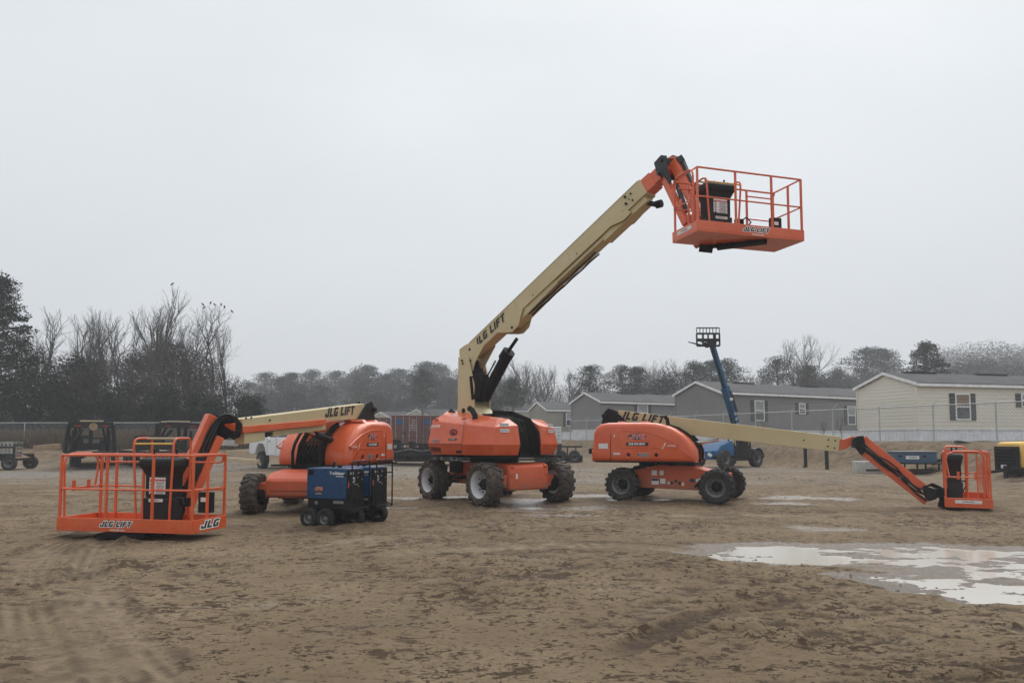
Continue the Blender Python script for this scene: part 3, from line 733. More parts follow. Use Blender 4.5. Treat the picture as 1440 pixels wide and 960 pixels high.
def small_lift_body(root, CH, TF, wheels, steer=0, mt='tyre', mr='rimgrey', yg=.31, xr=0):
    """CH chassis frame (x forward), TF turntable frame. chassis with side plates, axles, wheels, turntable"""
    MI = inv(root)
    c = MB(MI).frame(CH)
    side = [(-1.02, .62), (-.98, .40), (-.80, .33), (.80, .30), (.93, .38), (1.0, .55), (.95, .78), (.35, .92), (-.35, .92), (-.95, .78)]
    for s in (-1, 1): c.prism([(x, s * .47 - .02, z) for x, z in side], (0, .04, 0))
    c.prism([(x * .97, -.449, z) for x, z in side if True], (0, .898, 0))
    ch = c.build('chassis', 'orange_low', root, bevel=.012)
    for x in (-1.18, 1.18):
        c = MB(MI).frame(CH)
        c.box(x - .1, x + .1, -.68, .68, .36, .56); c.box(x - .16, x + .16, -.5, .5, .5, .72)
        c.build('axle', 'orange_low', ch, bevel=.02)
    c = MB(MI).frame(CH)
    for x in (-1.18, 1.18):
        for s in (-1, 1): c.cyl((x, s * .6, .43), (x, s * .8, .43), .16, 16)
    for s in (-1, 1):
        for x in (-.85, .8): c.bar((x, s * .5, .55), (x - .2, s * .62, .4), .05, .05)
    c.cyl((0, 0, .9), (0, 0, 1.0), .5, 28)
    c.box(-.9, -.3, -.3, .3, .86, .96)
    c.build('drive_gear', 'black_mech', ch, smooth='auto')
    d = MB(MI).frame(CH)
    for s in (-1, 1):
        rt = V((1, 0, 0)) * (-s); 
        def o(x, z): return V((x, s * .4925, z))
        for x, z, w, h in ((-.45, .72, .14, .13), (-.26, .72, .1, .12), (-.43, .5, .19, .16), (-.23, .51, .13, .13), (-.08, .47, .05, .06), (.28, .45, .06, .08)):
            plate(d, o(x, z), rt, Z3, w, h, 0)
        plate(d, o(-.43, .545), rt, Z3, .18, .06, 1, .006)
        for x, z in ((0, .47), (.2, .47), (.1, .52)): oval(d, o(x, z), rt, Z3, .04, .04, 1, n=12)
        for x, m_ in ((.54, 1), (.66, 0)):
            sg = -1 if m_ else 1
            d.add([V((x + sg * a, s * .4965, .55 + b)) for a, b in ((-.06, -.035), (.03, -.035), (.03, -.07), (.1, 0), (.03, .07), (.03, .035), (-.06, .035))], [tuple(range(7))], m_)
    d.build('decals', ['sticker', 'ink'], ch)
    for i, (x, y, st) in enumerate(wheels):
        p = CH @ V((x, y, .43)); ax = (CH.to_3x3() @ V((math.sin(st) * (1 if y > 0 else -1) * -1, 1 if y > 0 else -1, 0)))
        wheel(root, p, ax, .43, .32, mt, mr, lugs=18, rimk=.56, dish=.3)
    # turntable base plate, and black works between the hoods
    t = MB(MI).frame(TF)
    t.box(-1.35, 1.1, -.95, .95, .985, 1.02)
    t.box(-1.3, .95, -.31, .31, 1.021, 1.45)
    t.prism([(1.15, -.3, 1.03), (1.05, -.3, 1.45), (.8, -.3, 1.72), (.4, -.3, 1.9), (.0, -.3, 1.9), (0, -.3, 1.03)], (0, .03, 0))
    t.prism([(1.15, .27, 1.03), (1.05, .27, 1.45), (.8, .27, 1.72), (.4, .27, 1.9), (.0, .27, 1.9), (0, .27, 1.03)], (0, .03, 0))
    for s in (-1, 1):
        t.tube([(1.2, s * .33, 1.02), (1.21, s * .33, 1.3), (1.13, s * .33, 1.48), (.95, s * .33, 1.68), (.7, s * .33, 1.85), (.45, s * .33, 1.93)], .035, 8)
    for k in range(5): t.tube([(1.0, -.2 + k * .09, 1.1), (1.12, -.2 + k * .09, 1.25), (.9, -.18 + k * .09, 1.5), (.5, -.15 + k * .08, 1.7), (-.2, -.15 + k * .08, 1.75)], .022, 6)
    t.build('turntable', 'black_mech', root)
    t = MB(MI).frame(TF)
    t.rings([[(x, y, z) for x, y in ((-1.4, -.32), (-1.2, -.32), (-1.2, .32), (-1.4, .32), (-1.5, .2), (-1.53, 0), (-1.5, -.2))] for z in (1.03, 1.72)])
    t.build('counterweight', 'orange', root, bevel=.05, seg=3)
    return ch

def small_boom(root, P, Q, w=.27, hr=.42, ht=.36, Qlow=None, letters=None, lh=.22, lu=.03, lsx=1.12):
    """P rear centre, Q head centre (world). black pivot plates at the rear, cream box, lettering on both sides"""
    MI = inv(root); P, Q = V(P), V(Q); d = (Q - P).normalized(); hd = V((d.x, d.y, 0)).normalized(); s = hd.cross(Z3).normalized(); u = s.cross(d).normalized()
    m = MB(MI); m.bar(P + d * .35, Q, w, hr, w, ht); bo = m.build('boom', 'tan', root, bevel=.012)
    m = MB(MI)
    for k in (-1, 1):
        m.prism([P + d * a + u * b + s * (k * (w / 2 + .03) - .015) for a, b in ((-.02, -.62), (-.06, -.2), (-.02, .12), (.08, .24), (.3, .18), (.75, -.16), (.9, -.3), (.7, -.75), (.3, -.8))], s * .03)
    m.bar(P + d * .02 + u * -.1, P + d * .5 + u * -.2, w * .9, .3)
    m.cyl(P + s * -.25 + u * .02, P + s * .25 + u * .02, .06, 12)
    m.build('boom_pivot', 'black', bo, bevel=.01)
    # lift cylinder below
    m = MB(MI); a = P + d * 1.0 - Z3 * .75; b = P + d * 3.0 - u * (hr / 2 + .03)
    m.cyl(a, a + (b - a) * .62, .075, 14); m.cyl(a + (b - a) * .62, b, .04, 10, 1); m.box(0, .001, 0, .001, 0, .001)
    m.build('lift_cylinder', ['black', 'chrome'], bo, smooth='auto')
    m = MB(MI)
    for k in (-1, 1):
        right = d if k > 0 else -d    # viewer on side +s sees d ... chosen so that right x up = outward
        out = right.cross(u)
        L = letters or 1.15
        o = P + d * L + out * (w / 2) + u * .02
        block_text(m, 'JLG LIFT', lh, o + u * lu, right, u, 0, None, shear=.35, sx=lsx)
    m.build('lettering', ['ink', 'tan'], bo)
    m = MB(MI)
    for k in (-1, 1):
        for a, b in ((.25, .08), (.25, -.08), (.1, .08), (.1, -.1), (.8, 0)):
            q = Q - d * a + u * b + s * k * w / 2; m.cyl(q, q + s * k * .012, .02, 8)
    m.build('bolt', 'blackmud', bo)
    return bo, d, hd, s, u

# ================================================================== lift at the right (boom lowered to the right)
hR = V((.934, -.356, 0)).normalized()
cenR = V((4.27, 19.35, 0)); uR = V((.9, -.43, 0)).normalized()
root = empty('boom_lift', cenR, 0)
tag(root, 'orange boom lift with its long cream boom lowered towards the right edge', 'boom lift', 'orange boom lifts parked on the mud yard')
CH = frame_m(cenR, uR); TF = frame_m(cenR - hR * .56, hR)
small_lift_body(root, CH, TF, [(-1.18, .87, 0), (1.18, .87, 0), (-1.18, -.87, 0), (1.18, -.87, 0)], mr='rimgrey')
round_hood(root, TF, -1, name='engine_hood'); round_hood(root, TF, 1, name='tank_hood')
MI = inv(root)
m = MB(MI).frame(TF); m.tube([(.47, -.62, 1.93), (.45, -.62, 2.08), (.39, -.62, 2.16)], .05, 10); m.build('exhaust_stack', 'black', root, smooth='auto')
m = MB(MI).frame(TF); m.box(-1.56, -1.42, -.8, -.65, 1.2, 1.33); m.build('rear_lamp', 'black_mech', root)
P = W(852, 586, (cenR - hR * 1.86).y); Q = W(1180, 624.5, (cenR + hR * 3.95).y)
bo, d, hd, s, u = small_boom(root, P, Q, letters=1.0, ht=.38, hr=.44, lh=.22, lu=.08, lsx=.83)
# fly section, knuckle, jib
ft = Q + d * .02 + u * .02; E = W(1210, 623, (cenR + hR * 4.45).y)
m = MB(MI)
m.rings([[q + s * a for q in (Q + u * -.14, Q + u * .15) for a in ((-.1, .1) if q is not None else ())][0:0] or [Q - u * .14 - s * .1, Q - u * .14 + s * .1, Q + u * .13 + s * .1, Q + u * .13 - s * .1],
         [Q + hd * .12 - Z3 * .12 - s * .1, Q + hd * .12 - Z3 * .12 + s * .1, Q + hd * .12 + Z3 * .13 + s * .1, Q + hd * .12 + Z3 * .13 - s * .1],
         [Q + hd * .3 + Z3 * .0 - s * .08, Q + hd * .3 + s * .08, Q + hd * .3 + Z3 * .2 + s * .08, Q + hd * .3 + Z3 * .2 - s * .08],
         [E - Z3 * .02 - s * .08, E - Z3 * .02 + s * .08, E + Z3 * .12 + s * .08, E + Z3 * .12 - s * .08]])
m.build('fly_section', 'orange', bo, bevel=.01)
Ye = E.y - .15
plates(root, [W(1198, 617, Ye), W(1206, 613, Ye), W(1214, 612.5, Ye), (W(1215, 618, Ye)), W(1218, 633, Ye), W(1211, 640, Ye), W(1205, 632, Ye), W(1199, 625, Ye)], s, .12, .02, 'knuckle', 'black', bo, pins=(W(1208, 620, Ye), W(1208, 631, Ye)))
jb0t = W(1301, 690, 17.15); jb0b = W(1304, 706, 17.15)
jo = jib(root, W(1213, 617, Ye), W(1213, 636, Ye), W(1298, 686, 17.2), W(1302, 706, 17.2), thick=.2, thin=.13, side=1)
m = MB(MI); q = W(1270, 668, 17.45); m.bar(q - Z3 * .08, q + Z3 * .03 + hd * .12, .16, .2); m.build('jib_bracket', 'orange', jo, bevel=.02)
plates(root, [W(1297, 685, 17.15), W(1302, 683, 17.15), W(1317, 688, 17.05), W(1316, 701, 17.05), W(1305, 704, 17.1), W(1302, 700, 17.1)], s, .1, .02, 'platform_knuckle', 'black', jo, pins=())
m = MB(MI)
a = W(1308, 694, 17.08); b = W(1326, 692, 17.0); m.bar(a, b, .16, .2); m.cyl(W(1327, 711, 17) , W(1329, 686, 17), .1, 14); m.bar(W(1320, 708, 17.02), W(1334, 711, 16.9), .2, .12)
for k in range(5): m.tube([W(1298, 684, 17.1) + s * (.05 * k - .1), W(1310, 683 - k, 17.1) + s * (.05 * k - .1), W(1322, 688 - k, 17.0) + s * (.05 * k - .1), W(1330, 696, 16.9) + s * (.05 * k - .1)], .014, 6)
m.build('rotator', 'black_mech', jo, smooth='auto')
# platform seen end-on: front faces away to the right
O = W(1397, 713, 16.15); xdir = V((-.22, -.975, 0)).normalized()
side_end = V((-1, .08, 0))
xd = V((.49, .87, 0)).normalized()   # along the platform, away from the camera
o0 = V((W(1397, 713, 16.0).x, 16.0, .09))
F = frame_m(o0, xd)   # y axis = z cross x -> to the left : back towards the jib
work_platform(root, F, w=2.4, dp=.9, hoop=.12)
m = MB(MI).frame(F)
for i in range(13):
    t = i * .065
    m.tube([(0.03 + 0, .02 + max(0, 0), .24 + t), (.03, .32, .24 + t)], .004, 4) if False else None
y0, y1 = .03, .27
for i in range(-5, 22):
    for sg in (1, -1):
        za = .24 + i * .045; zb = za + sg * (y1 - y0) * 1.6
        pa, pb = V((.03, y0, za)), V((.03, y1, zb))
        if min(za, zb) < .22 or max(za, zb) > 1.19: continue
        m.tube([pa, pb], .005, 4)
m.tube([(.03, y1, .2), (.03, y1, 1.2)], .016, 6)
m.build('mesh_panel', 'orange', root)
# ================================================================== lift at the left (boom towards the camera)
hL = V((-.29, -.957, 0)).normalized()
w1 = V((-5.45, 15.72, 0)); aL = V((1, -.06, 0)).normalized(); uL = V((.06, 1, 0)).normalized()
cenL = w1 + aL * .87 + uL * 1.18
cenL = V((cenL.x + .02, cenL.y, 0))
root = empty('boom_lift', cenL, 0)
tag(root, 'orange boom lift whose wide railed platform hangs just above the mud, nearest the camera', 'boom lift', 'orange boom lifts parked on the mud yard')
MI = inv(root)
CH = frame_m(cenL, -uL); ctL = V((-4.13, 17.3, 0)); TF = frame_m(ctL, hL)
small_lift_body(root, CH, TF, [(-1.18, .87, 0), (1.18, .87, 0), (-1.18, -.87, 0), (1.18, -.87, 0)], mt='tyre_mud', mr='blackmud')
m = MB(MI).frame(CH)
m.rings([[(1.32, y0, z0), (1.32, y1, z0), (1.32, y1, z1), (1.32, y0, z1)] for y0, y1, z0, z1 in ((-.6, .6, .38, .74),)] +
        [[(1.05, -.62, .36), (1.05, .62, .36), (1.05, .62, .86), (1.05, -.62, .86)], [(.6, -.5, .36), (.6, .5, .36), (.6, .5, .94), (.6, -.5, .94)]])
m.box(1.1, 1.3, -.8, .8, .42, .68)
m.build('front_axle_housing', 'orange_low', root, bevel=.05, seg=3)
round_hood(root, TF, 1, x0=-1.3, x1=.95, yi=.24, yo=.92, name='engine_hood'); round_hood(root, TF, -1, x0=-1.3, x1=.95, yi=.24, yo=.92, name='tank_hood')
P = W(516, 577, 18.0); Q = W(332, 594.5, 13.45)
bo, d, hd, s, u = small_boom(root, P, Q, letters=1.45, ht=.15, hr=.36, lh=.2, lsx=.95)
# orange telescoping side bar and cream lower rack beneath the boom (viewer sees the +s or -s side)
vs = s if s.dot(V((0, 0, 0)) - Q) > 0 else -s
m = MB(MI); a = Q + vs * .06 - u * .125 + d * .02; b = P + d * 2.1 + vs * .09 - u * .15; m.bar(a, b, .2, .13, .2, .12); m.build('orange_side_boom', 'orange', bo, bevel=.01)
m = MB(MI); a = Q - d * .05 - u * .29 + vs * .02; m.bar(a, a - d * .6, .22, .2, .22, .16); m.bar(Q - d * .95 - u * .27, P + d * 2.0 - u * .27, .2, .11)
for k in range(16):
    q = Q - d * (1.0 + k * .09) - u * .265 + vs * .1; m.cyl(q, q + vs * .015, .02, 6)
m.build('hose_carrier', 'tan', bo, bevel=.008)
m = MB(MI)
for k in range(3): m.tube([Q - d * .5 - u * (.25 + .03 * k) + vs * .08, Q - d * .75 - u * (.3 - .03 * k) + vs * .1, Q - d * 1.05 - u * .27], .025, 6)
m.tube([P - d * .1 + u * .1, P - d * .3 - u * .05, P - d * .32 - u * .35, P - d * .15 - u * .5], .03, 6)
m.build('hydraulic_hose', 'hose', bo, smooth=True)
m = MB(MI).frame(TF); m.cyl((-1.62, .0, 1.7), (-1.62, .0, 1.92), .14, 14); m.build('filler_cap', 'orange', root, smooth='auto')
# knuckle and jib down to the platform
Ye = Q.y - .12
E0 = W(316, 592, Ye)
m = MB(MI)
m.bar(Q - u * .03 + hd * -.05, Q - u * .14 + hd * .16, .2, .2, .18, .26); m.build('fly_section', 'orange', bo, bevel=.01)
plates(root, [W(308, 583, Ye), W(326, 586, Ye), W(334, 597, Ye), W(331, 614, Ye), W(322, 618, Ye), W(312, 612, Ye), W(304, 598, Ye)], s, .1, .02, 'knuckle', 'black', bo, pins=(W(318, 593, Ye), W(320, 608, Ye)))
MIr = inv(root)
jt0 = W(297, 584, 13.2); jt1 = W(247, 695, 12.75)
jl0 = W(309, 614, 13.15); jl1 = W(256, 735, 12.7)
m = MB(MI); m.bar(jt0, jt1, .17, .17); jo = m.build('jib', 'orange', root, bevel=.01)
m = MB(MI); m.bar(jl0, jl1, .13, .13); m.build('jib_link', 'orange', jo, bevel=.01)
m = MB(MI)
for k in range(8):
    f = k / 7; mid0 = jt0.lerp(jl0, .25 + .5 * f); mid1 = jt1.lerp(jl1, .25 + .45 * f)
    off = s * (.02 * (k % 3) - .02) + V((0, -.04, 0))
    top = W(316 - 3 * f, 583 + 8 * f, 13.2) + off
    far = W(334, 600 + 8 * f, 13.5) + off
    pts = arc(far, W(330 - 6 * f, 580 + 10 * f, 13.35) + off, top, 5) + arc(top, W(300 + 4 * f, 586 + 10 * f, 13.15) + off, mid0.lerp(mid1, .3) + off, 5)[1:] + [mid0.lerp(mid1, .5) + off + V((.02 * math.sin(k * 2), 0, 0)), mid0.lerp(mid1, .75) + off + V((.02 * math.cos(k * 2), 0, 0)), mid1 + off]
    m.tube(pts, .02, 6)
m.build('hydraulic_hose', 'hose', jo, smooth=True)
m = MB(MI); a = jt0.lerp(jl0, .6); b = jt1.lerp(jl1, .5); m.cyl(a, a.lerp(b, .6), .05, 12); m.cyl(a.lerp(b, .6), b, .025, 10, 1); m.build('jib_cylinder', ['black', 'chrome'], jo, smooth='auto')
m = MB(MI); q = W(250, 715, 12.65)
m.cyl(V((q.x, q.y, .12)), V((q.x, q.y, .75)), .12, 16); m.bar(jt1, V((q.x, q.y, .7)), .2, .2); m.bar(V((q.x, q.y, .08)), V((-6.1, 11.8, .08)), .2, .07)
m.box(-6.5, -5.75, 11.7, 12.3, .045, .115)
m.build('rotator', 'black_mech', jo, smooth='auto')
F0 = G(270, 751, .13); xd = V((-.98, .2, 0)).normalized()
o0 = F0 - V((.98, -.2, 0)).normalized() * 2.44
F = frame_m(V((o0.x, o0.y, .13)), V((.98, -.2, 0)))
work_platform(root, F, w=2.44, dp=.91, hoop=.27, big_text='right')

# ================================================================== lift in the middle (boom raised)
b0 = W(655, 505, 19.7); b1 = W(911, 264, 15.4)
hC = V((b1.x - b0.x, b1.y - b0.y, 0)).normalized()
vC = V((.82, .57, 0)).normalized(); uC = V((-.57, .82, 0)).normalized()
mC = V((-.64, 17.55, 0)); WB = 2.5; TR = 2.15
cenC = mC + uC * WB / 2 + vC * TR / 2
root = empty('boom_lift', cenC, 0); MI = inv(root)
tag(root, 'largest orange boom lift, cream boom raised high with the railed platform against the sky', 'boom lift', 'orange boom lifts parked on the mud yard')
CH = frame_m(cenC, -uC)   # x forward = towards the camera end
# chassis
m = MB(MI).frame(CH)
m.box(-1.45, 1.0, -.5, .5, .42, .98)
m.rings([[(x, -y, z0), (x, y, z0), (x, y, z1), (x, -y, z1)] for x, y, z0, z1 in ((.9, .62, .4, 1.0), (1.35, .62, .36, 1.0), (1.52, .6, .36, .94), (1.56, .55, .4, .86))])
ch = m.build('chassis', 'orange_low', root, bevel=.035, seg=3)
m = MB(MI).frame(CH)
for s_ in (-1, 1):
    m.rings([[(1.12, s_ * .6, .42), (1.5, s_ * .6, .42), (1.5, s_ * .6, .74), (1.12, s_ * .6, .74)], [(1.14, s_ * .82, .44), (1.42, s_ * .82, .44), (1.42, s_ * .82, .68), (1.14, s_ * .82, .68)], [(1.14, s_ * .9, .36), (1.38, s_ * .9, .36), (1.38, s_ * .9, .72), (1.14, s_ * .9, .72)]])
    m.cyl((1.45, s_ * .5, .74), (1.57, s_ * .5, .74), .07, 14)
    m.cyl((1.45, s_ * .5, .95), (1.57, s_ * .5, .9), .05, 14)
    m.box(-1.42, -1.1, s_ * .5 - .3, s_ * .5 + .3, .42, .66)
m.build('axle', 'orange_low', ch, bevel=.03, seg=3)
m = MB(MI).frame(CH)
for x in (-1.25, 1.25):
    for s_ in (-1, 1): m.cyl((x, s_ * .62, .5), (x, s_ * 1.0, .5), .2, 18)
m.cyl((0, 0, .98), (0, 0, 1.16), .62, 32)
m.tube([(-1.25, -.95, .62), (-.9, -.62, .6), (-.5, -.55, .6)], .04, 8); m.tube([(-1.2, -.9, .5), (-.6, -.7, .5)], .03, 8)
m.box(-1.2, -.7, -.62, -.5, .7, 1.0); m.box(-.25, .1, -.68, -.5, .35, .5)
m.build('drive_gear', 'black_mech', ch, smooth='auto')
m = MB(MI).frame(CH)
plate(m, (.1, -.5, .72), (1, 0, 0), Z3, .001, .001, 0, .004)
for x, sg, mi_ in ((-.08, -1, 1), (.06, 1, 0)):
    m.add([V((x + sg * a, -.505, .74 + b)) for a, b in ((-.06, -.05), (.03, -.05), (.03, -.1), (.13, 0), (.03, .1), (.03, .05), (-.06, .05))], [tuple(range(7))], mi_)
plate(m, (.05, -.5, .52), (1, 0, 0), Z3, .2, .14, 0, .006)
plate(m, (1.3, -.62, .78), (1, 0, 0), Z3, .1, .16, 0, .006)
plate(m, (1.565, -.38, .7), (0, 1, 0), Z3, .05, .12, 0, .006)
m.build('decals', ['sticker', 'ink'], ch)
# wheels : the near left, far left, near right (turned), far right
for (x, y, st) in ((-WB / 2, -TR / 2, .0), (WB / 2, -TR / 2, .06), (WB / 2, TR / 2, .0), (-WB / 2, TR / 2, .1)):
    sg = 1 if y > 0 else -1
    dxy = .0
    p = CH @ V((x, y, .52)); ax = CH.to_3x3() @ V((math.sin(st) * -sg, sg * math.cos(st), 0))
    wheel(root, p, ax, .52, .40, 'tyre_mud', 'rimwhite', lugs=15, rimk=.62, dish=.6)
# turntable
ctC = cenC + V((.05, -.15, 0)); TF = frame_m(ctC, hC)
m = MB(MI).frame(TF); m.box(-1.6, 1.3, -1.05, 1.05, 1.13, 1.17)
m.box(-1.4, 1.05, -.34, .34, 1.171, 1.6)
m.prism([(1.25, -.32, 1.18), (1.2, -.32, 1.7), (.9, -.32, 2.0), (.3, -.32, 2.2), (-.4, -.32, 2.25), (-.4, -.32, 1.18)], (0, .03, 0))
m.prism([(1.3, .29, 1.18), (1.25, .29, 1.75), (.95, .29, 2.1), (.3, .29, 2.3), (-.4, .29, 2.3), (-.4, .29, 1.18)], (0, .03, 0))
for k in range(8):
    y = -.26 + k * .072
    m.tube([(1.02, y, 1.2), (1.1 + .04 * math.sin(k * 2.2), y, 1.45), (1.05 + .05 * math.sin(k), y, 1.75), (.85, y + .03 * math.sin(k * 3), 1.98 + .03 * (k % 2)), (.45, y, 2.12), (.1, y, 2.2), (-.3, y, 2.2)], .022 + .006 * (k % 3), 6)
for k in range(8):
    m.box(.2 + .12 * k, .24 + .12 * k, -.3, .3, 2.0 - .08 * k, 2.3 - .1 * k)
m.build('turntable', 'black_mech', root)
def facet_hood(side, name):
    sd = side
    # plan outline (x forward, y outward) at the widest level
    def pl(ins, xt=0):
        pts = [(-1.5 + ins, .36), (-1.72 + ins, .5), (-1.25 + ins * .6, 1.22 - ins), (.15, 1.26 - ins), (1.15 - ins * .7, 1.12 - ins), (1.32 - ins * .9 - xt, .42), (1.28 - ins * .9 - xt, .36)]
        return pts
    def ring(ins, zf, xt=0): return [(x, sd * y, zf(x, y)) for x, y in pl(ins, xt)]
    top = lambda x, y: 2.22 - .28 * max(0, (x + .9)) * (.5) + (.0 if y > .8 else .1)
    h = MB(MI).frame(TF)
    h.rings([ring(.09, lambda x, y: 1.19), ring(0, lambda x, y: 1.45), ring(.1, lambda x, y: 2.12 - .2 * max(0, (x + 1.3) / 2.4) - (.0 if y < .8 else .06)), ring(.34, top, .1)])
    ho = h.build(name, 'orange', root, bevel=.014, seg=2)
    g = MB(MI).frame(TF)
    A = V((-1.25, sd * 1.22, 0)); B = V((.15, sd * 1.26, 0))
    rt = V((1, sd * .03, 0)) if sd < 0 else V((-1, -.03, 0))
    up = V((0, -sd * .14, 1)); 
    def o(x, z): return V((x, sd * (1.235 - (z - 1.45) * .148 + .008), z))
    oval(g, o(-.25, 1.75), rt, up, .15, .08, 0); block_text(g, 'JTB', .08, o(-.25, 1.75), rt, up, 3, None, off=.008, shear=0, sx=1.2)
    plate(g, o(-.25, 1.57), rt, up, .34, .05, 0); text(g, '318-309-8091', .045, o(-.25, 1.57), rt, up, 1, off=.009)
    text(g, 'J POWER', .1, o(-1.0, 1.9), rt, up, 1, off=.006, shear=.4, bold=.002)
    text(g, '1200SJ', .11, o(-.95, 1.53), rt, up, 1, off=.004, shear=.3, bold=.006); text(g, '1200SJ', .11, o(-.95, 1.53), rt, up, 0, off=.007, shear=.3, bold=.001)
    # end face stickers
    def e(y, z): return V((1.32 - (y - .42) * .243 - (z - 1.45) * .15 + .004, sd * y, z))
    ert = V((-.24, 1, 0)) if sd > 0 else V((.24, 1, 0))
    for z in (1.92, 1.78):
        plate(g, e(.8, z), V((-.24 * sd, 1, 0)), (-.14, 0, 1), .26, .08, 2, .012)
        text(g, 'WARNING', .05, e(.8, z), V((-.24 * sd, 1, 0)), (-.14, 0, 1), 0, off=.016)
    # rear corner stickers
    rr = V((.47, -.72, 0)) if sd < 0 else V((-.47, -.72, 0))
    for y, z, w_ in ((1.0, 1.62, .12), (.84, 1.62, .12), (.86, 1.48, .16)):
        q = V((-1.72 + (y - .5) * .653 + .02, sd * y, z)); plate(g, q, rr, Z3, w_, .09, 2, .03)
    g.build('decals', ['ink', 'letterwhite', 'sticker', 'inkred'], ho)
    g = MB(MI).frame(TF); g.box(-.12, .06, sd * 1.15, sd * 1.21, 1.24, 1.3); g.build('hood_latch', 'black', ho)
    for xx in (-1.05, .05):
        g = MB(MI).frame(TF); g.box(xx - .06, xx + .06, sd * 1.08, sd * 1.13, 2.05, 2.1); g.build('hinge', 'orange_low', ho)
    g = MB(MI).frame(TF)
    g.tube([(-1.26, sd * 1.232, 1.46), (.15, sd * 1.272, 1.46)], .005, 4); g.tube([(.15, sd * 1.27, 1.2), (.155, sd * 1.272, 1.45), (.14, sd * 1.17, 2.02)], .005, 4)
    for k in range(7): g.box(-1.15, -.75, sd * (1.2 - .003 * k), sd * (1.222 - .003 * k), 1.27 + k * .022, 1.278 + k * .022)
    g.build('panel_seam', 'black', ho)
    return ho
facet_hood(-1, 'engine_hood'); facet_hood(1, 'tank_hood')
m = MB(MI)
q = W(668, 592, 18.3); m.tube([q - Z3 * .1, q + Z3 * .14, q + Z3 * .27 - hC * .1, q + Z3 * .33 - hC * .22], .07, 12)
m.build('exhaust_stack', 'black', root, smooth='auto')
m = MB(MI)
q = W(635, 590, 19.5); m.tube([q - hC * .1, q + Z3 * .2 - hC * .1, q + Z3 * .26, q + Z3 * .2 + hC * .1, q + hC * .1], .04, 10)
m.build('lifting_eye', 'black', root, smooth='auto')
# tower plates, sheet and boom
s = hC.cross(Z3).normalized()      # right hand side when looking along the boom = towards the camera
Yt = 19.7
tw = [W(644, 582, Yt), W(645, 502, Yt), W(655, 500.5, Yt), W(658, 503, Yt), W(667, 540, Yt), W(668, 582, Yt)]
# outline lies in a vertical plane through hC
def onplane(px, py, off=0):
    """point of the boom's vertical plane (shifted off along s) seen at pixel"""
    x = (px - 720) / FPX; u_ = -(py - 540) / FPX; dd = V((x, cp - u_ * sp, sp + u_ * cp)); o = V((0, 0, CAM_H)); pt = b0 + s * off
    t = (pt - o).dot(s) / dd.dot(s); return o + dd * t
gapC = .27
tw = [onplane(644, 580, gapC), onplane(645, 502, gapC), onplane(655, 500.5, gapC), onplane(659, 503, gapC), onplane(667, 540, gapC), onplane(667.5, 580, gapC), onplane(690, 594, gapC), onplane(697, 600, gapC), onplane(650, 600, gapC)]
tw = [p - s * gapC for p in tw]
tower = plates(root, tw[:6] + tw[6:], s, gapC, .03, 'boom_tower', 'tan', root)
m = MB(MI)
c0 = onplane(664, 578); m.prism([onplane(668, 562) - s * gapC, onplane(684, 580) - s * gapC, onplane(700, 597) - s * gapC, onplane(680, 597) - s * gapC], s * gapC * 2)
m.bar(onplane(672, 545) - s * .0, onplane(672, 560), .5, .06)
m.build('tower_web', 'tan', tower, bevel=.01)
m = MB(MI)
for px, py, r_ in ((652, 577, .06), (650, 507, .03), (651, 511, .025), (664, 553, .035), (664, 558, .02)):
    q = onplane(px, py, gapC + .018); m.cyl(q, q + s * .02, r_, 14)
m.build('pin', 'black', tower)
d = (b1 - b0).normalized(); u = s.cross(d).normalized(); BH = .40; BW = .34
m = MB(MI)
A = b0 + d * .35; m.bar(A, b1, BW, BH, BW, BH * .95)
m.bar(A + d * 5.0 - u * .27, b1 - d * .1 - u * .25, BW * .8, .14, BW * .8, .16)
m.bar(A + d * 1.7 - u * .29, A + d * 3.4 - u * .25, BW * .85, .2, BW * .8, .12)
m.bar(A + d * 3.4 - u * .25, A + d * 5.0 - u * .25, BW * .8, .08, BW * .8, .08)
bo = m.build('boom', 'tan', root, bevel=.012)
m = MB(MI)
for k in (-1, 1):
    m.prism([b0 + d * a + u * b_ + s * (k * (BW / 2 + .02) - .015) for a, b_ in ((.02, .1), (.1, .24), (.4, .2), (1.0, -.2), (.45, -.42), (.2, -.62), (.05, -.6))], s * .03)
    m.build('boom_bracket', 'tan', bo, bevel=.006); m = MB(MI)
    m.prism([b0 + d * a + u * b_ + s * (k * (BW / 2 + .015) - .015) for a, b_ in ((1.5, -.18), (2.6, -.18), (2.25, -.48), (2.0, -.5), (1.85, -.42))], s * .03)
    m.build('cylinder_bracket', 'tan', bo, bevel=.006); m = MB(MI)
    m.prism([b1 + d * a + u * b_ + s * (k * (BW / 2 + .012) - .01) for a, b_ in ((-1.15, -.18), (-.6, -.12), (-.5, -.3), (-.75, -.32))], s * .02)
    m.build('wear_pad_bracket', 'tan', bo, bevel=.006); m = MB(MI)
m = MB(MI)
for k in (-1, 1):
    for a, b_, r_ in ((.45, -.0, .04), (.33, -.28, .035), (2.05, -.4, .035), (6.3, .1, .03), (6.25, -.05, .03), (6.45, .06, .02), (6.42, -.1, .02)):
        q = b0 + d * a + u * b_ + s * k * (BW / 2 + .02); m.cyl(q, q + s * k * .02, r_, 10)
m.build('pin', 'black', bo)
m = MB(MI)
block_text(m, 'JLG LIFT', .2, b0 + d * 1.3 + s * (BW / 2) + u * .02, d, u, 0, None, off=.008, shear=.3, sx=1.0)
m.build('lettering', ['ink'], bo)
m = MB(MI)
a = onplane(681, 560, 0); b_ = onplane(712, 500, 0)
m.cyl(a, onplane(714, 498, 0), .145, 20); m.cyl(onplane(709, 505, 0), onplane(716, 494, 0), .165, 20); m.cyl(onplane(712, 498), onplane(727, 476), .045, 12)
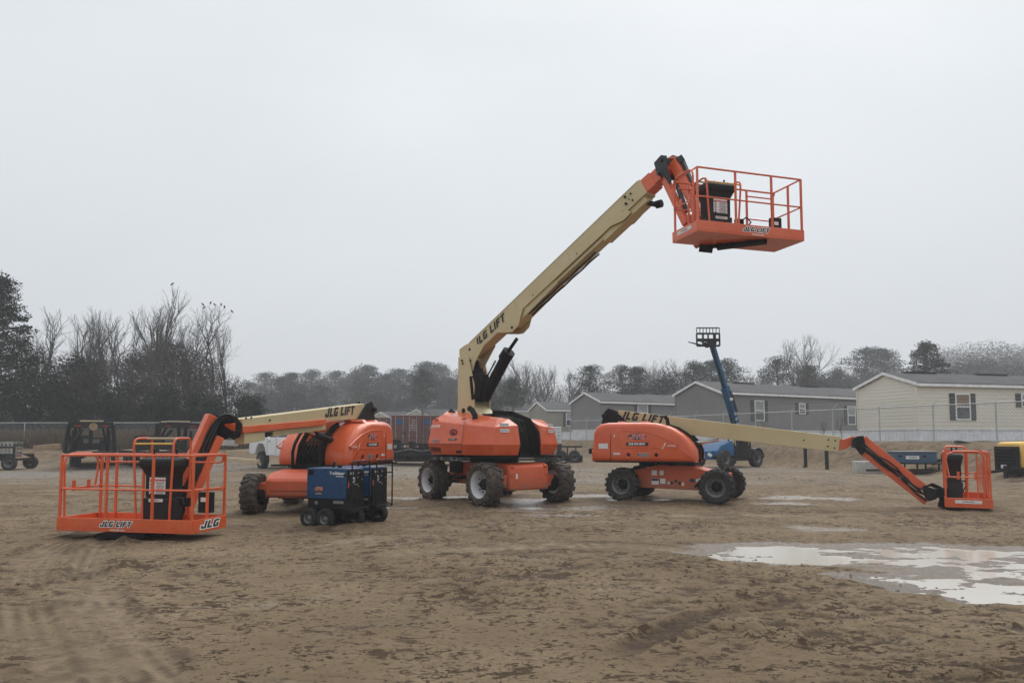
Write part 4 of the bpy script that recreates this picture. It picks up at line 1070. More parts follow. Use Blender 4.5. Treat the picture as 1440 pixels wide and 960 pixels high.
m.bar(onplane(666, 522), onplane(679, 560), .4, .34); m.bar(onplane(674, 530), onplane(677, 562), .46, .5); m.bar(onplane(662, 508), onplane(668, 530), .4, .2); m.box(0, 1e-3, 0, 1e-3, 0, 1e-3) if False else None
m.tube([onplane(679, 540, .18), onplane(690, 520, .16), onplane(697, 507, .14)], .02, 6); m.tube([onplane(675, 530, .2), onplane(676, 535, .22), onplane(682, 536, .2), onplane(684, 545, .18)], .03, 6)
m.build('lift_cylinder', ['black_mech', 'chrome'], bo, smooth='auto')
m = MB(MI)
for k in (-1, 1):
    o_ = s * k * (BW / 2 + .004)
    for t in (.34, .66): 
        q = b0 + d * (6.2 * t + .3); m.bar(q + u * .19 + o_, q - u * .19 + o_, .012, .012)
    m.bar(b0 + d * 2.7 - u * .185 + o_, b1 - d * .1 - u * .185 + o_, .014, .014); m.bar(b0 + d * .5 + u * .19 + o_, b1 - d * .05 + u * .19 + o_, .01, .01)
m.build('weld_seam', 'tan', bo)
m = MB(MI)
for k in (-1, 1):
    for t, b_ in ((6.35, .0), (6.1, -.12), (3.0, -.1), (4.6, -.1)):
        q = b0 + d * t + u * b_ + s * k * (BW / 2); m.cyl(q, q + s * k * .012, .016, 8)
m.build('bolt', 'black', bo); m = MB(MI)
m.tube([b0 + d * (2.6 + .3 * k_) - u * (.36 + .012 * (k_ % 2)) + s * .08 for k_ in range(9)], .022, 6); m.build('hydraulic_hose', 'black', bo); m = MB(MI)
m.tube([b0 + d * (2.6 + .3 * k_) - u * (.37 + .012 * ((k_ + 1) % 2)) - s * .04 for k_ in range(9)], .022, 6)
m.build('hydraulic_hose', 'black', bo)
# cable reel end under the boom tip
m = MB(MI)
q = b1 - d * .05 - u * .45
for k in range(5): m.lathe([(.07, -.006), (.085, 0), (.07, .006)], q + hC * (.05 + .03 * k), hC, 14)
m.bar(q - hC * .2 + Z3 * .1, q + hC * .05, .1, .1)
m.build('hose_coil', 'black', bo, smooth='auto')
# fly sections in orange
m = MB(MI)
f1 = b1 + d * .24; f2 = f1 + d * .17
m.bar(b1 - d * .05 + u * .005, f1, .29, .34)
m.build('fly_section', 'orange', bo, bevel=.01)
m = MB(MI)
m.bar(f1 - d * .03, f2, .25, .29)
tip = onplane(938, 233)
m.bar(f2 - d * .01, tip, .22, .27, .2, .3)
m.build('fly_head', 'orange', bo, bevel=.01)
kn = [onplane(926, 232), onplane(936, 221), onplane(944, 222), onplane(944.5, 236), onplane(947, 248), onplane(951, 256), onplane(948, 262), onplane(941, 252), onplane(930, 246)]
plates(root, kn, s, .16, .02, 'knuckle', 'greyblack', bo, pins=(onplane(937, 228), onplane(933, 247)))
# jib down to the platform
j0 = onplane(946, 232); je = W(992, 312, 14.25); 
jE = W(990, 308, 14.4)
m = MB(MI); m.bar(W(943, 224, 15.05), W(954, 224, 14.95), .2, .05); m.bar(W(948, 228, 15.0), W(988, 308, 14.45), .17, .2)
jo = m.build('jib', 'orange', root, bevel=.01)
m = MB(MI); m.bar(W(933, 247, 15.1), W(966, 316, 14.5), .14, .13); m.build('jib_link', 'orange', jo, bevel=.01)
m = MB(MI); m.bar(W(957, 224, 14.95), W(990, 302, 14.5), .1, .12)
m.cyl(W(950, 255, 14.9), W(966, 298, 14.6), .05, 10); m.bar(W(953, 222, 14.95), W(958, 230, 14.95), .2, .14)
for k in range(4): m.tube([W(938, 224 + k, 15.1), W(946, 219 + k, 15.0), W(956, 222 + k * 2, 14.9), W(962 + k, 238, 14.85), W(978 + k * 1.5, 272, 14.65), W(988, 300, 14.5)], .018, 6)
m.build('hose_cover', 'greyblack', jo, bevel=.01)
m = MB(MI)
m.bar(W(966, 308, 14.45), W(990, 312, 14.4), .2, .16); m.bar(W(975, 320, 14.35), W(984, 346, 14.3), .18, .2)
m.build('platform_support', 'orange', jo, bevel=.015)
m = MB(MI)
m.cyl(W(984, 344, 14.25), W(1003, 346, 14.2), .14, 16); m.tube([W(1003, 345, 14.2), W(1015, 344, 14.1), W(1030, 338, 13.95), W(1040, 334, 13.9)], .06, 8)
m.bar(W(1008, 348, 14.15), W(1078, 339, 13.8), .22, .07); m.bar(W(1034, 334, 13.9), W(1078, 339, 13.8), .16, .1)
m.build('rotator', 'black_mech', jo, smooth='auto')
Bc = W(981, 324.5, 13.15); nC = V((.3, -.95, 0)).normalized(); xd = V((.95, .3, 0)).normalized()
F = frame_m(Bc, xd)
work_platform(root, F, w=2.32, dp=.9, hoop=.0, hang_left=True)
# ================================================================== welder generators on carts
def welder(loc, ell, label):
    root = empty('welder_generator', loc, 0); MI = inv(root)
    tag(root, label, 'generator', 'blue welder generators on wheeled carts')
    F = frame_m(loc, -ell)      # x towards the control panel end; y to the far side
    L = .86; Wd = .52; z0 = .52; z1 = 1.07
    m = MB(MI).frame(F); m.box(-L / 2, L / 2, -Wd / 2, Wd / 2, z0, z1); bo = m.build('body', 'blue', root, bevel=.02, seg=3)
    m = MB(MI).frame(F); m.box(L / 2 - .02, L / 2 + .03, -Wd / 2 + .015, Wd / 2 - .015, z0 - .17, z1 - .03); m.box(-L / 2 + .02, L / 2 - .0, -Wd / 2 + .02, Wd / 2 - .02, z0 - .17, z0 - .001)
    for k in range(5): m.box(L / 2 + .031, L / 2 + .045, -Wd / 2 + .03, Wd / 2 - .03, z0 - .15 + k * .045, z0 - .135 + k * .045)
    pn = m.build('control_panel', 'black', bo, bevel=.004)
    m = MB(MI).frame(F); X = L / 2 + .032
    def c_(y, z, r_, mi, d=.01): m.cyl((X, y, z), (X + d, y, z), r_, 16, mi)
    c_(-.1, .86, .05, 1); c_(-.1, .86, .03, 0, .02); c_(.05, .98, .02, 0, .02); c_(.13, .96, .022, 2, .02); c_(.16, .86, .012, 0, .02); c_(.02, .9, .014, 0, .02); c_(.14, .76, .02, 2, .02); c_(.06, .74, .012, 0, .02)
    m.box(X, X + .008, -.18, -.1, .96, 1.0, 1); m.box(X, X + .012, -.17, -.12, .9, .95, 0)
    m.box(X, X + .006, -.18, -.1, .765, .79, 3)
    text(m, 'Trailblazer', .028, (X, .0, .777), (0, 1, 0), Z3, 1, off=.004)
    m.box(X + .001, X + .01, -Wd / 2 + .01, -Wd / 2 + .03, .73, .83, 4)
    m.build('gauge', ['rimgrey', 'sticker', 'black', 'blue_lift', 'orange'], pn)
    m = MB(MI).frame(F); S = V((L * .27, -Wd / 2, z1 - .09)); rt = V((1, 0, 0))
    text(m, 'Trailblazer', .075, S, rt, Z3, 0, off=.005, bold=.001)
    plate(m, S + V((.06, 0, -.055)), rt, Z3, .16, .01, 0, .004)
    oval(m, (-.16, -Wd / 2, .70), rt, Z3, .085, .045, 1); block_text(m, 'JTB', .055, (-.16, -Wd / 2, .70), rt, Z3, 2, 0, off=.006, shear=0, sx=1.1, margin=.05)
    text(m, 'EQUIPMENT', .022, (-.16, -Wd / 2, .645), rt, Z3, 2, off=.006)
    plate(m, (-.16, -Wd / 2, .61), rt, Z3, .2, .035, 1); text(m, '318-309-8091', .028, (-.16, -Wd / 2, .61), rt, Z3, 0, off=.007)
    plate(m, (-L / 2 + .1, -Wd / 2, z1 - .08), rt, Z3, .12, .09, 3, .004)
    plate(m, (L / 2 - .17, -Wd / 2 + .018, z0 - .05), rt, Z3, .22, .05, 4, .006)
    plate(m, (-.22, -Wd / 2 + .018, z0 - .07), rt, Z3, .06, .06, 4, .006)
    m.build('decals', ['letterwhite', 'ink', 'orange', 'black', 'rimgrey'], bo)
    # protective tube frame at the panel end
    m = MB(MI).frame(F); xf = L / 2 + .13
    y0, y1 = -Wd / 2 - .01, Wd / 2 + .01
    m.tube([(xf, y0, .32), (xf, y0, 1.13)] + arc((xf, y0, 1.14), (xf, y0, 1.19), (xf, y0 + .05, 1.19), 4) + [(xf, y1 - .05, 1.19)] + arc((xf, y1 - .05, 1.19), (xf, y1, 1.19), (xf, y1, 1.14), 4)[1:] + [(xf, y1, .32)], .014, 8)
    for z in (.32, .36): m.tube([(xf, y0, z), (xf, y1, z)], .012, 6)
    for y in (y0, y1):
        m.tube([(xf, y, .95), (L / 2 - .05, y, .95)], .012, 6); m.tube([(xf, y, .34), (L / 2 - .05, y, .4)], .014, 6)
    m.build('protective_frame', 'black', root, smooth='auto')
    m = MB(MI).frame(F); m.tube([(-.02, -.02, z1), (-.02, -.02, z1 + .05), (.02, -.04, z1 + .11)], .018, 8); m.cyl((.1, .0, z1), (.1, 0, z1 + .04), .04, 12)
    m.build('exhaust_pipe', 'black', bo, smooth='auto')
    m = MB(MI).frame(F)
    m.box(-L / 2, L / 2 + .05, -.2, .2, .28, .345)
    for x in (-.33, .02): m.box(x - .03, x + .03, -.24, .24, .16, .22); m.box(x - .03, x + .03, -.15, .15, .2, .3)
    m.box(.3, .36, -.2, .2, .16, .3)
    m.build('cart_frame', 'black', root)
    for x in (-.33, .02):
        for s_ in (-1, 1): wheel(root, F @ V((x, s_ * .28, .178)), F.to_3x3() @ V((0, s_, 0)), .178, .11, 'tyre_clean', 'rimgrey', lugs=0, rimk=.5, hub='rimgrey')
    for s_ in (1,): wheel(root, F @ V((.36, s_ * .12, .178)), F.to_3x3() @ V((0, s_, 0)), .178, .13, 'tyre_clean', 'rimgrey', lugs=0, rimk=.5)
    return root
ell = V((-.92, .39, 0)).normalized(); per = V((.39, .92, 0)).normalized()
p1 = V((-2.95, 13.1, 0)) + ell * .02 + per * .22; p1 = V((-3.22, 13.55, 0))
welder(p1, ell, 'nearer blue welder generator, its whole lettered side showing, standing before the left lift')
welder(p1 + per * .77, ell, 'farther blue welder generator half hidden behind its twin, only its black control end clear')

# ================================================================== pickup truck
TR_ = R(-45); root = empty('pickup_truck', (-11.3, 38.7, gz(-11.3, 38.7)), TR_); MI = Matrix()
tag(root, 'white pickup truck behind the left boom lift, rear wheel and bed showing', 'pickup truck')
m = MB()   # local: x forward (right), near side is -y
def side_prof(pts, y0, y1, mb, mi=0): mb.rings([[(x, y, z) for x, z in pts] for y in (y0, y1)], mi)
body = [(-3.15, .75), (-3.2, 1.05), (-3.15, 1.68), (-1.2, 1.68), (-1.18, 1.62), (1.5, 1.62), (3.0, 1.5), (3.1, 1.3), (3.1, .8), (2.75, .72), (2.6, 1.05), (2.3, 1.25), (1.9, 1.25), (1.6, 1.05), (1.5, .72), (-1.25, .72), (-1.4, 1.12), (-1.62, 1.32), (-2.1, 1.32), (-2.35, 1.12), (-2.5, .75)]
m.rings([[(x, y, z) for x, z in body] for y in (-1.0, 1.0)]); bo = m.build('body', 'white', root, bevel=.04, seg=3)
m = MB(); m.rings([[(-1.15, -.95, 1.6), (1.55, -.95, 1.6), (1.55, .95, 1.6), (-1.15, .95, 1.6)], [(-1.05, -.8, 2.2), (.75, -.8, 2.25), (.75, .8, 2.25), (-1.05, .8, 2.2)]]); cab = m.build('cab', 'white', root, bevel=.06, seg=3)
for x0, x1, x2, x3 in ((-1.0, -.2, -.98, -.2), (-.1, .95, -.1, .6)):
    for s_ in (-1, 1):
        m = MB(); m.add([(x0, s_ * .955, 1.66), (x1, s_ * .955, 1.66), (x3, s_ * .84, 2.12), (x2, s_ * .84, 2.12)], [(0, 1, 2, 3)]); m.build('window', 'glass', cab)
m = MB(); m.box(-3.23, -3.1, -.98, -.86, 1.3, 1.64); m.build('tail_lamp', 'tailred', bo)
m = MB(); m.box(-3.23, -3.1, .86, .98, 1.3, 1.64); m.build('tail_lamp', 'tailred', bo)
m = MB(); m.box(-3.3, -3.16, -.95, .95, .72, .9); m.build('bumper', 'chrome', bo, bevel=.02)
m = MB(); m.box(-1.13, -1.11, -1.008, -.99, .8, 1.62); m.box(-.15, -.13, -1.008, -.99, .8, 1.62); m.box(-.95, -.8, -1.03, -1.0, 1.42, 1.46); m.build('door_seam', 'black', bo)
for x in (-1.87, 2.1):
    for s_ in (-1, 1):
        pt = Matrix.Translation(root.location) @ Matrix.Rotation(TR_, 4, 'Z')
        wheel(root, pt @ V((x, s_ * .85, .46)), pt.to_3x3() @ V((0, s_, 0)), .46, .3, 'tyre_clean', 'steel', lugs=20, rimk=.6)

# ================================================================== trailers, containers and yard machinery
def trailer_wheels(root, T, xs_, ys_, r_, wd=.22, mr='rimgrey'):
    for x in xs_:
        for y in ys_: wheel(root, T @ V((x, y, r_)), T.to_3x3() @ V((0, 1 if y > 0 else -1, 0)), r_, wd, 'tyre_clean', mr, lugs=0, rimk=.55)
def gooseneck(px, Y, rz, length, label, neck=1):
    g = W(px, 640, Y); z = gz(g.x, Y); root = empty('gooseneck_trailer', (g.x, Y, z), rz); T = Matrix.Translation(root.location) @ Matrix.Rotation(rz, 4, 'Z')
    tag(root, label, 'trailer')
    m = MB(); L = length
    m.box(-L, 0, -1.15, 1.15, .82, .9); m.box(-L, 0, -.5, -.35, .55, .82); m.box(-L, 0, .35, .5, .55, .82)
    for s_ in (-1, 1): m.box(-L, 0, s_ * 1.16 - .03, s_ * 1.16 + .03, .72, .93)
    m.build('deck', 'blackmud', root)
    m = MB()
    for k in range(int(L / .24)): m.box(-L + k * .24 + .01, -L + k * .24 + .22, -1.12, 1.12, .902, .935)
    m.build('deck_boards', 'wood', root)
    m = MB()
    for s_ in (-1, 1):
        m.bar((0, s_ * .75, .75), (.25, s_ * .72, 2.35), .14, .2); m.bar((.25, s_ * .72, 2.3), (1.6, s_ * .5, 2.3), .14, .2); m.bar((0, s_ * .75, .95), (1.2, s_ * .5, 2.2), .1, .1)
    m.box(1.5, 1.7, -.6, .6, 2.15, 2.42); m.cyl((1.6, 0, 2.2), (1.6, 0, 1.1), .09, 12); m.box(.15, .4, -.8, .8, 2.2, 2.4)
    for s_ in (-1, 1): m.cyl((.9, s_ * .8, .25), (.9, s_ * .8, 2.0), .07, 10); m.bar((.9, s_ * .8, 1.2), (0.1, s_ * .75, .85), .08, .08)
    m.box(.1, 1.3, -.5, .5, 1.0, 1.35); m.bar((0.05, -.7, 1.4), (.05, .7, 1.4), .08, .1); m.bar((1.4, -.55, 1.6), (1.4, .55, 1.6), .06, .08)
    m.build('gooseneck', 'blackmud', root, bevel=.01)
    m = MB(); m.box(1.781, 1.79, -.7, -.45, 2.18, 2.24); m.box(1.781, 1.79, .5, .75, 2.18, 2.24); m.build('marker_strip', 'tailred', root)
    m = MB(); m.box(1.72, 1.78, -1.0, 1.0, 2.12, 2.4); m.bar((1.75, -.95, 2.3), (1.5, -1.1, .9), .16, .14); m.bar((1.75, .95, 2.3), (1.5, 1.1, .9), .16, .14); m.bar((1.75, -.4, 2.0), (.3, -1.0, .9), .12, .12); m.box(1.3, 1.6, -1.1, 1.1, .75, .95); m.build('head_frame', 'blackmud', root, bevel=.01)
    if neck == 1: m = MB(); m.lathe([(.19, 0), (.19, .02)], (1.781, .1, 2.18), (1, 0, 0), 18); m.build('emblem', 'wood', root)
    m = MB(); m.box(.1, 1.7, -.5, .5, 2.43, 2.5); m.build('timber', 'palewood', root, bevel=.01)
    m = MB()
    for k in range(6): m.box(-L * .3 - k * .16, -L * .3 - k * .16 + .05, -1.1, -.2, .94, 1.75)
    m.bar((-L * .3, -1.1, 1.7), (-L * .3 - .9, -1.1, 1.7), .05, .06); m.bar((-L * .3, -.2, 1.2), (-L * .3 - .9, -.2, 1.2), .05, .06)
    m.build('ramp', 'blackmud', root)
    m = MB(); m.box(-1.6, -.5, .3, 1.05, .94, 1.5); m.box(-1.5, -.6, .35, 1.0, 1.5, 1.56); m.build('chest', 'greyblack', root, bevel=.02)
    m = MB(); m.cyl((.55, -.35, 1.36), (.55, .35, 1.36), .22, 14); m.build('winch', 'rimgrey', root, smooth='auto')
    trailer_wheels(root, T, (-L * .78, -L * .78 + .95), (-1.0, -.72, .72, 1.0), .4)
    return root
gooseneck(128, 38.5, R(-62), 6.0, 'black gooseneck flatbed trailer with pale timber on its neck beside the fence')
r2_ = gooseneck(238, 39.5, R(-50), 6.0, 'black gooseneck flatbed trailer standing right behind the hanging platform', neck=2)
# small utility trailer at the left edge
g = W(8, 655, 38); root = empty('utility_trailer', (g.x, 38, 0), R(4)); T = Matrix.Translation(root.location) @ Matrix.Rotation(R(4), 4, 'Z')
tag(root, 'small black low trailer with dusty reddish load at the left edge of the yard', 'trailer')
m = MB(); m.box(-1.8, .9, -.8, .8, .48, .6); m.box(-1.8, .9, -.86, -.8, .6, .8); m.box(-1.8, .9, .8, .86, .6, .8)
for x in (-1.7, -.8, 0, .85): m.box(x - .04, x + .04, -.87, -.79, .6, 1.15)
m.box(-1.8, .9, -.86, -.8, 1.1, 1.18); m.box(.3, 1.1, -.95, -.6, .7, .76)
m.build('bed', 'blackmud', root)
m = MB(); m.rings([[(-1.7, -.75, .6), (.8, -.75, .6), (.8, .75, .6), (-1.7, .75, .6)], [(-1.5, -.5, .75), (.5, -.5, .72), (.5, .5, .78), (-1.5, .5, .75)]]); m.build('load', paint('reddish_clay', (.14, .08, .05), .9, var=.3, scale=6, bmp=.5), root)
trailer_wheels(root, T, (.7,), (-.92, .92), .36)
m = MB(); m.bar((-1.8, 0, .5), (-3.0, 0, .45), .1, .1); m.cyl((-1.75, -.7, 0), (-1.75, -.7, .6), .04, 8); m.build('drawbar', 'blackmud', root)
# stack of pale crates
g = W(12, 622, 46); z = gz(g.x, 46); m = MB()
for k in range(3):
    for j in range(4): m.box(g.x - .5 + .0, g.x + .55, 45.6 + j * .28, 45.6 + j * .28 + .1, z + .15 + k * .3, z + .25 + k * .3)
    for j in range(5): m.box(g.x - .5 + j * .24, g.x - .5 + j * .24 + .1, 45.55, 45.6, z + k * .3 + .02, z + k * .3 + .28)
    m.box(g.x - .5, g.x + .55, 45.6, 46.6, z + k * .3 + .26, z + k * .3 + .29)
tag(m.build('pallet_crate', 'steel', None), 'grey slatted crate stacked behind the small trailer by the fence', 'crate')
# lumber and pipes lying in the far yard
def beam(name, px0, py0, px1, py1, Y0, Y1, th, mat, label, cat):
    a = W(px0, py0, Y0); b_ = W(px1, py1, Y1); za = gz(a.x, Y0) + th / 2; zb_ = gz(b_.x, Y1) + th / 2
    m = MB(); m.bar((a.x, Y0, max(za, a.z)), (b_.x, Y1, max(zb_, b_.z)), th * 1.3, th)
    return tag(m.build(name, mat, None, bevel=.01), label, cat)
beam('concrete_barrier', 308, 622, 333, 623, 39, 39.6, .3, 'concrete', 'pale concrete beam lying behind the bent jib of the left lift', 'beam')
beam('timber_beam', 318, 636, 366, 634, 42, 43, .22, 'palewood', 'long pale timber lying left of the white pickup', 'timber')
beam('timber_beam', 316, 645, 364, 649, 37, 36.5, .18, 'palewood', 'weathered timber lying on the gravel edge by the pickup tailgate', 'timber')
beam('timber_beam', 48, 630, 84, 627, 43, 44, .3, 'wood', 'brown timber pile between the small trailer and the gooseneck trailer', 'timber')
# containers
def container(px0, px1, Y, rz, L, label, name='shipping_container', doors=True, lettered=False):
    a = W(px0, 620, Y); z = .86
    root = empty(name, (a.x, Y, z), rz); tag(root, label, 'container', 'red shipping containers on the black trailer')
    Wd = 2.44; H = 2.6; m = MB()     # local x along the door end (to the right), y going back
    m.box(.06, Wd - .06, .06, L - .06, .08, H - .06)
    n = int(L / .28)
    for k in range(n):
        y = .12 + k * (L - .24) / n; 
        for x0, x1 in ((0.01, .06), (Wd - .06, Wd - .01)): m.box(x0, x1, y, y + .15, .15, H - .13)
    m.build('walls', 'boxred', root)
    m = MB()
    for x in (0, Wd - .13):
        for y in (0, L - .13): m.box(x, x + .13, y, y + .13, 0, H)
    for zz_ in (0, H - .12):
        for y in (0.005, L - .135): m.box(.13, Wd - .13, y, y + .13, zz_, zz_ + .12)
        for x in (0, Wd - .12): m.box(x, x + .12, .13, L - .13, zz_, zz_ + .12)
    m.build('corner_frame', 'boxred', root)
    m = MB(); m.box(.02, Wd - .02, .02, L - .02, H + .001, H + .03); m.build('roof', 'boxtop', root)
    for k in range(2):
        x0 = .14 + k * 1.085; m = MB(); m.box(x0, x0 + 1.07, -.02, .055, .13, H - .13)
        for j in range(4): m.box(x0 + .05, x0 + 1.02, -.045, -.021, .2 + j * .58, .2 + j * .58 + .42)
        do = m.build('door', 'boxred', root, bevel=.01)
        m = MB()
        for x in (x0 + .22, x0 + .82):
            m.cyl((x, -.08, .1), (x, -.08, H - .1), .022, 8); m.box(x - .05, x + .05, -.1, -.046, .9, 1.0)
        m.build('lock_rod', 'steel', do)
        m = MB()
        if k == 0: m.box(x0 + .3, x0 + .75, -.055, -.046, 1.85, 2.3, 1); m.box(x0 + .7, x0 + 1.0, -.056, -.047, 1.0, 1.3, 2)
        for j in range(5): text(m, ('TCKU', '22G1', '30480 KG', '2180 KG', '33.1 CU M')[j], .15, (x0 + .55, -.047, 2.2 - j * .2), (1, 0, 0), Z3, 0, off=.006) if k == 1 else None
        m.build('marking', ['sticker', 'blue_lift', 'black'], do)
    if lettered:
        m = MB()
        for j, ch_ in enumerate('EVERGREEN'): text(m, ch_, .26, (Wd, .5 + .0, 2.25 - j * .22), (0, 1, 0), Z3, 0, off=.006, bold=.012)
        for j, ch_ in enumerate('EVERGREEN'): text(m, ch_, .24, (.0, .7, 2.25 - j * .22), (0, -1, 0), Z3, 0, off=.006, bold=.012)
        m.build('lettering', 'sticker', root)
container(550, 590, 60, R(4), 6.1, 'rust red shipping container with blue sticker on its doors, between left and middle lifts', doors=True)
container(589, 628, 60.6, R(-3), 6.1, 'rust red shipping container with white vertical lettering, partly behind the middle lift', lettered=True)
container(511, 548, 66, R(24), 6.1, 'plain sided red shipping container showing above the left lift hood')
# long black trailer carrying them
def deck_trailer(px, Y, L, label, rz=0, rail=False, name='flatbed_trailer', h=.95, zr=None):
    a = W(px, 640, Y); z = gz(a.x, Y) if zr is None else zr; root = empty(name, (a.x, Y, z), rz); T = Matrix.Translation(root.location) @ Matrix.Rotation(rz, 4, 'Z')
    tag(root, label, 'trailer')
    m = MB(); m.box(0, L, -1.2, 1.2, h - .12, h); m.box(0, L, -.6, -.4, h - .45, h - .12); m.box(0, L, .4, .6, h - .45, h - .12)
    for k in range(int(L / .6)): m.box(k * .6, k * .6 + .1, -1.24, 1.24, h - .3, h - .13)
    m.build('deck', 'blackmud', root)
    if rail:
        m = MB()
        for k in range(int(L / .55) + 1):
            for s_ in (-1, 1): m.box(k * .55 - .03, k * .55 + .03, s_ * 1.2 - .03, s_ * 1.2 + .03, h, h + .55)
        for s_ in (-1, 1): m.box(-.03, L, s_ * 1.2 - .035, s_ * 1.2 + .035, h + .5, h + .58)
        m.build('side_rail', 'blackmud', root)
    m = MB(); m.bar((0, -.4, h - .3), (-1.5, 0, h - .35), .12, .15); m.bar((0, .4, h - .3), (-1.5, 0, h - .35), .12, .15); m.cyl((-1.1, 0, 0), (-1.1, 0, h), .05, 8); m.build('drawbar', 'blackmud', root)
    trailer_wheels(root, T, (L * .55, L * .55 + .9), (-1.1, 1.1), .4)
    return root
deck_trailer(497, 58.6, 9.5, 'long black flatbed trailer under the red containers', R(2), h=.82, zr=0)
deck_trailer(556, 43, 4.6, 'low black trailer with mounted gear between the left and middle lifts', R(3), rail=True, h=.62)
rt_ = deck_trailer(752, 50, 3.2, 'black railed utility trailer right of the middle lift', R(-5), rail=True, h=.5)
m = MB(); q = W(572, 640, 42.6)
root = empty('yard_compressor', (q.x, 42.6, .63), 0); tag(root, 'black engine unit with pale hose sitting on the low trailer', 'machine')
m.box(-1.2, 1.5, -.5, .5, 0.0, .45); m.box(-.9, -.3, -.4, .4, .451, .9); m.cyl((.3, 0, .45), (.3, 0, .8), .2, 12); m.box(.7, 1.3, -.4, .4, .451, .7); m.build('engine', 'black_mech', root, bevel=.03)
m = MB(); m.tube([(-1, -.52, .3), (-.5, -.56, .2), (.2, -.55, .35), (.9, -.56, .25), (1.4, -.52, .3)], .035, 6); m.build('pale_hose', 'rimgrey', root, smooth=True)
m = MB(); m.cyl((-.6, -.45, .5), (-.6, -.52, .5), .1, 12); m.build('cap', 'steel', root)
# IBC tote
g = W(776, 620, 49.8); root = empty('water_tank', (g.x, 49.8, rt_.location.z + .503), R(8)); tag(root, 'white plastic tank in a wire cage beside the middle lift hood', 'water tank')
m = MB(); m.box(-.55, .55, -.48, .48, .75, 1.85); m.cyl((0, 0, 1.85), (0, 0, 1.92), .1, 12); m.build('tank', 'plastic_white', root, bevel=.14, seg=4)
m = MB()
for k in range(6):
    x = -.58 + k * .232
    for y in (-.51, .51): m.tube([(x, y, .7), (x, y, 1.8)], .014, 5)
for k in range(5):
    z_ = .78 + k * .25; m.tube([(-.59, -.52, z_), (.59, -.52, z_), (.59, .52, z_), (-.59, .52, z_)], .014, 5, closed=True)
m.build('cage', 'steel', root)
m = MB(); m.box(-.6, .6, -.5, .5, .56, .7)
for x in (-.5, 0, .5): m.box(x - .06, x + .06, -.5, .5, 0, .56)
m.build('pallet', 'blackmud', root)
# ================================================================== telehandler
g = W(1010, 650, 41); root = empty('telehandler', (g.x, 41, 0), 0); MI = inv(root)
tag(root, 'blue telehandler with its boom and black forks raised, behind the right lift', 'telehandler')
fT = V((-.80, -.60, 0)).normalized(); c0 = W(1022, 650, 41.4); T = frame_m((c0.x, c0.y, 0), fT) @ Matrix.Scale(.92, 4)
zt = 0.0
m = MB(MI).frame(T); m.box(-2.0, 2.0, -.5, .5, .55, .95); m.box(-.9, .9, .5, .95, .4, .62); m.build('chassis', 'blackmud', root, bevel=.03)
m = MB(MI).frame(T)
m.rings([[(.55, -.9, z_), (1.9, -.85, z_), (1.95, .85, z_), (.55, 1.0, z_)] for z_ in (.7,)] + [[(.55, -.9, 1.2), (1.85, -.8, 1.0), (1.9, .8, 1.0), (.55, 1.0, 1.2)], [(.55, -.75, 1.6), (1.3, -.6, 1.32), (1.35, .6, 1.32), (.55, .85, 1.6)]])
m.build('engine_hood', 'blue_lift', root, bevel=.05, seg=3)
m = MB(MI).frame(T); m.rings([[(1.3, -.6, .5), (2.1, -.5, .5), (2.1, .5, .5), (1.3, .6, .5)], [(1.3, -.6, 1.1), (2.05, -.5, 1.0), (2.05, .5, 1.0), (1.3, .6, 1.1)]]); m.build('nose', 'blue_lift', root, bevel=.05, seg=3)
m = MB(MI).frame(T)
for x in (-1.0, .35):
    for y in (1.0, .4): m.bar((x, y, .8), (x * .9, y, 2.25), .07, .07)
m.box(-1.0, .38, .38, 1.03, 2.22, 2.3); m.box(-.9, -.3, .5, .95, .9, 1.6); m.box(-1.2, .5, .44, 1.04, .62, 1.1); m.bar((.3, .7, .9), (.15, .7, 1.5), .06, .06); m.box(-1.9, -.5, -.9, .3, .8, 1.3)
for z_ in (1.3, 1.75): m.bar((-1.0, 1.03, z_), (.33, 1.03, z_), .04, .04)
m.build('cab_frame', 'black', root)
for x in (-1.55, 1.5):
    for s_ in (-1, 1): wheel(root, T @ V((x, s_ * .95, .52)), T.to_3x3() @ V((0, s_, 0)), .48, .34, 'tyre', 'rimgrey', lugs=14, rimk=.5)
m = MB(MI).frame(T)
for s_ in (-1, 1): m.rings([[(-1.55 + .62 * math.cos(a), s_ * y, .55 + .62 * math.sin(a)) for a in [PI * k / 8 for k in range(9)]] + [(-1.55 + .57 * math.cos(a), s_ * y, .55 + .57 * math.sin(a)) for a in [PI * k / 8 for k in range(8, -1, -1)]] for y in (.78, 1.15)])
m.build('mudguard', 'black', root)
m = MB(MI); m.cyl(W(1000, 640, 39.7), W(999, 640, 39.6), .07, 10); q = T @ V((2.06, .35, .8)); m.cyl(q, q + fT * .05, .09, 12); q = T @ V((2.06, -.35, .8)); m.cyl(q, q + fT * .05, .09, 12); m.build('headlight', 'sticker', root)
Bb = W(1046, 632, 42.6); Bt = W(1002, 487, 39.8); Bm = Bb.lerp(Bt, .56)
m = MB(MI); m.bar(Bb, Bb.lerp(Bt, .50), .28, .34); 
bo = m.build('boom', 'blue_lift', root, bevel=.02)
m = MB(MI); m.bar(Bb.lerp(Bt, .36), Bb.lerp(Bt, .62), .34, .42); m.build('boom_collar', 'blue_lift', bo, bevel=.02)
m = MB(MI); m.bar(Bb.lerp(Bt, .6), Bt, .24, .28); m.build('boom_extension', 'blue_lift', bo, bevel=.02)
m = MB(MI); dd = (Bt - Bb).normalized(); sd_ = V((-1, -.1, .0)); m.bar(Bb.lerp(Bt, .05) + V((-.28, -.1, 0)), Bb.lerp(Bt, .36) + V((-.22, -.1, 0)), .1, .1); m.bar(Bb.lerp(Bt, .6) + V((-.1, -.16, 0)), Bb.lerp(Bt, .98) + V((-.1, -.16, 0)), .06, .06)
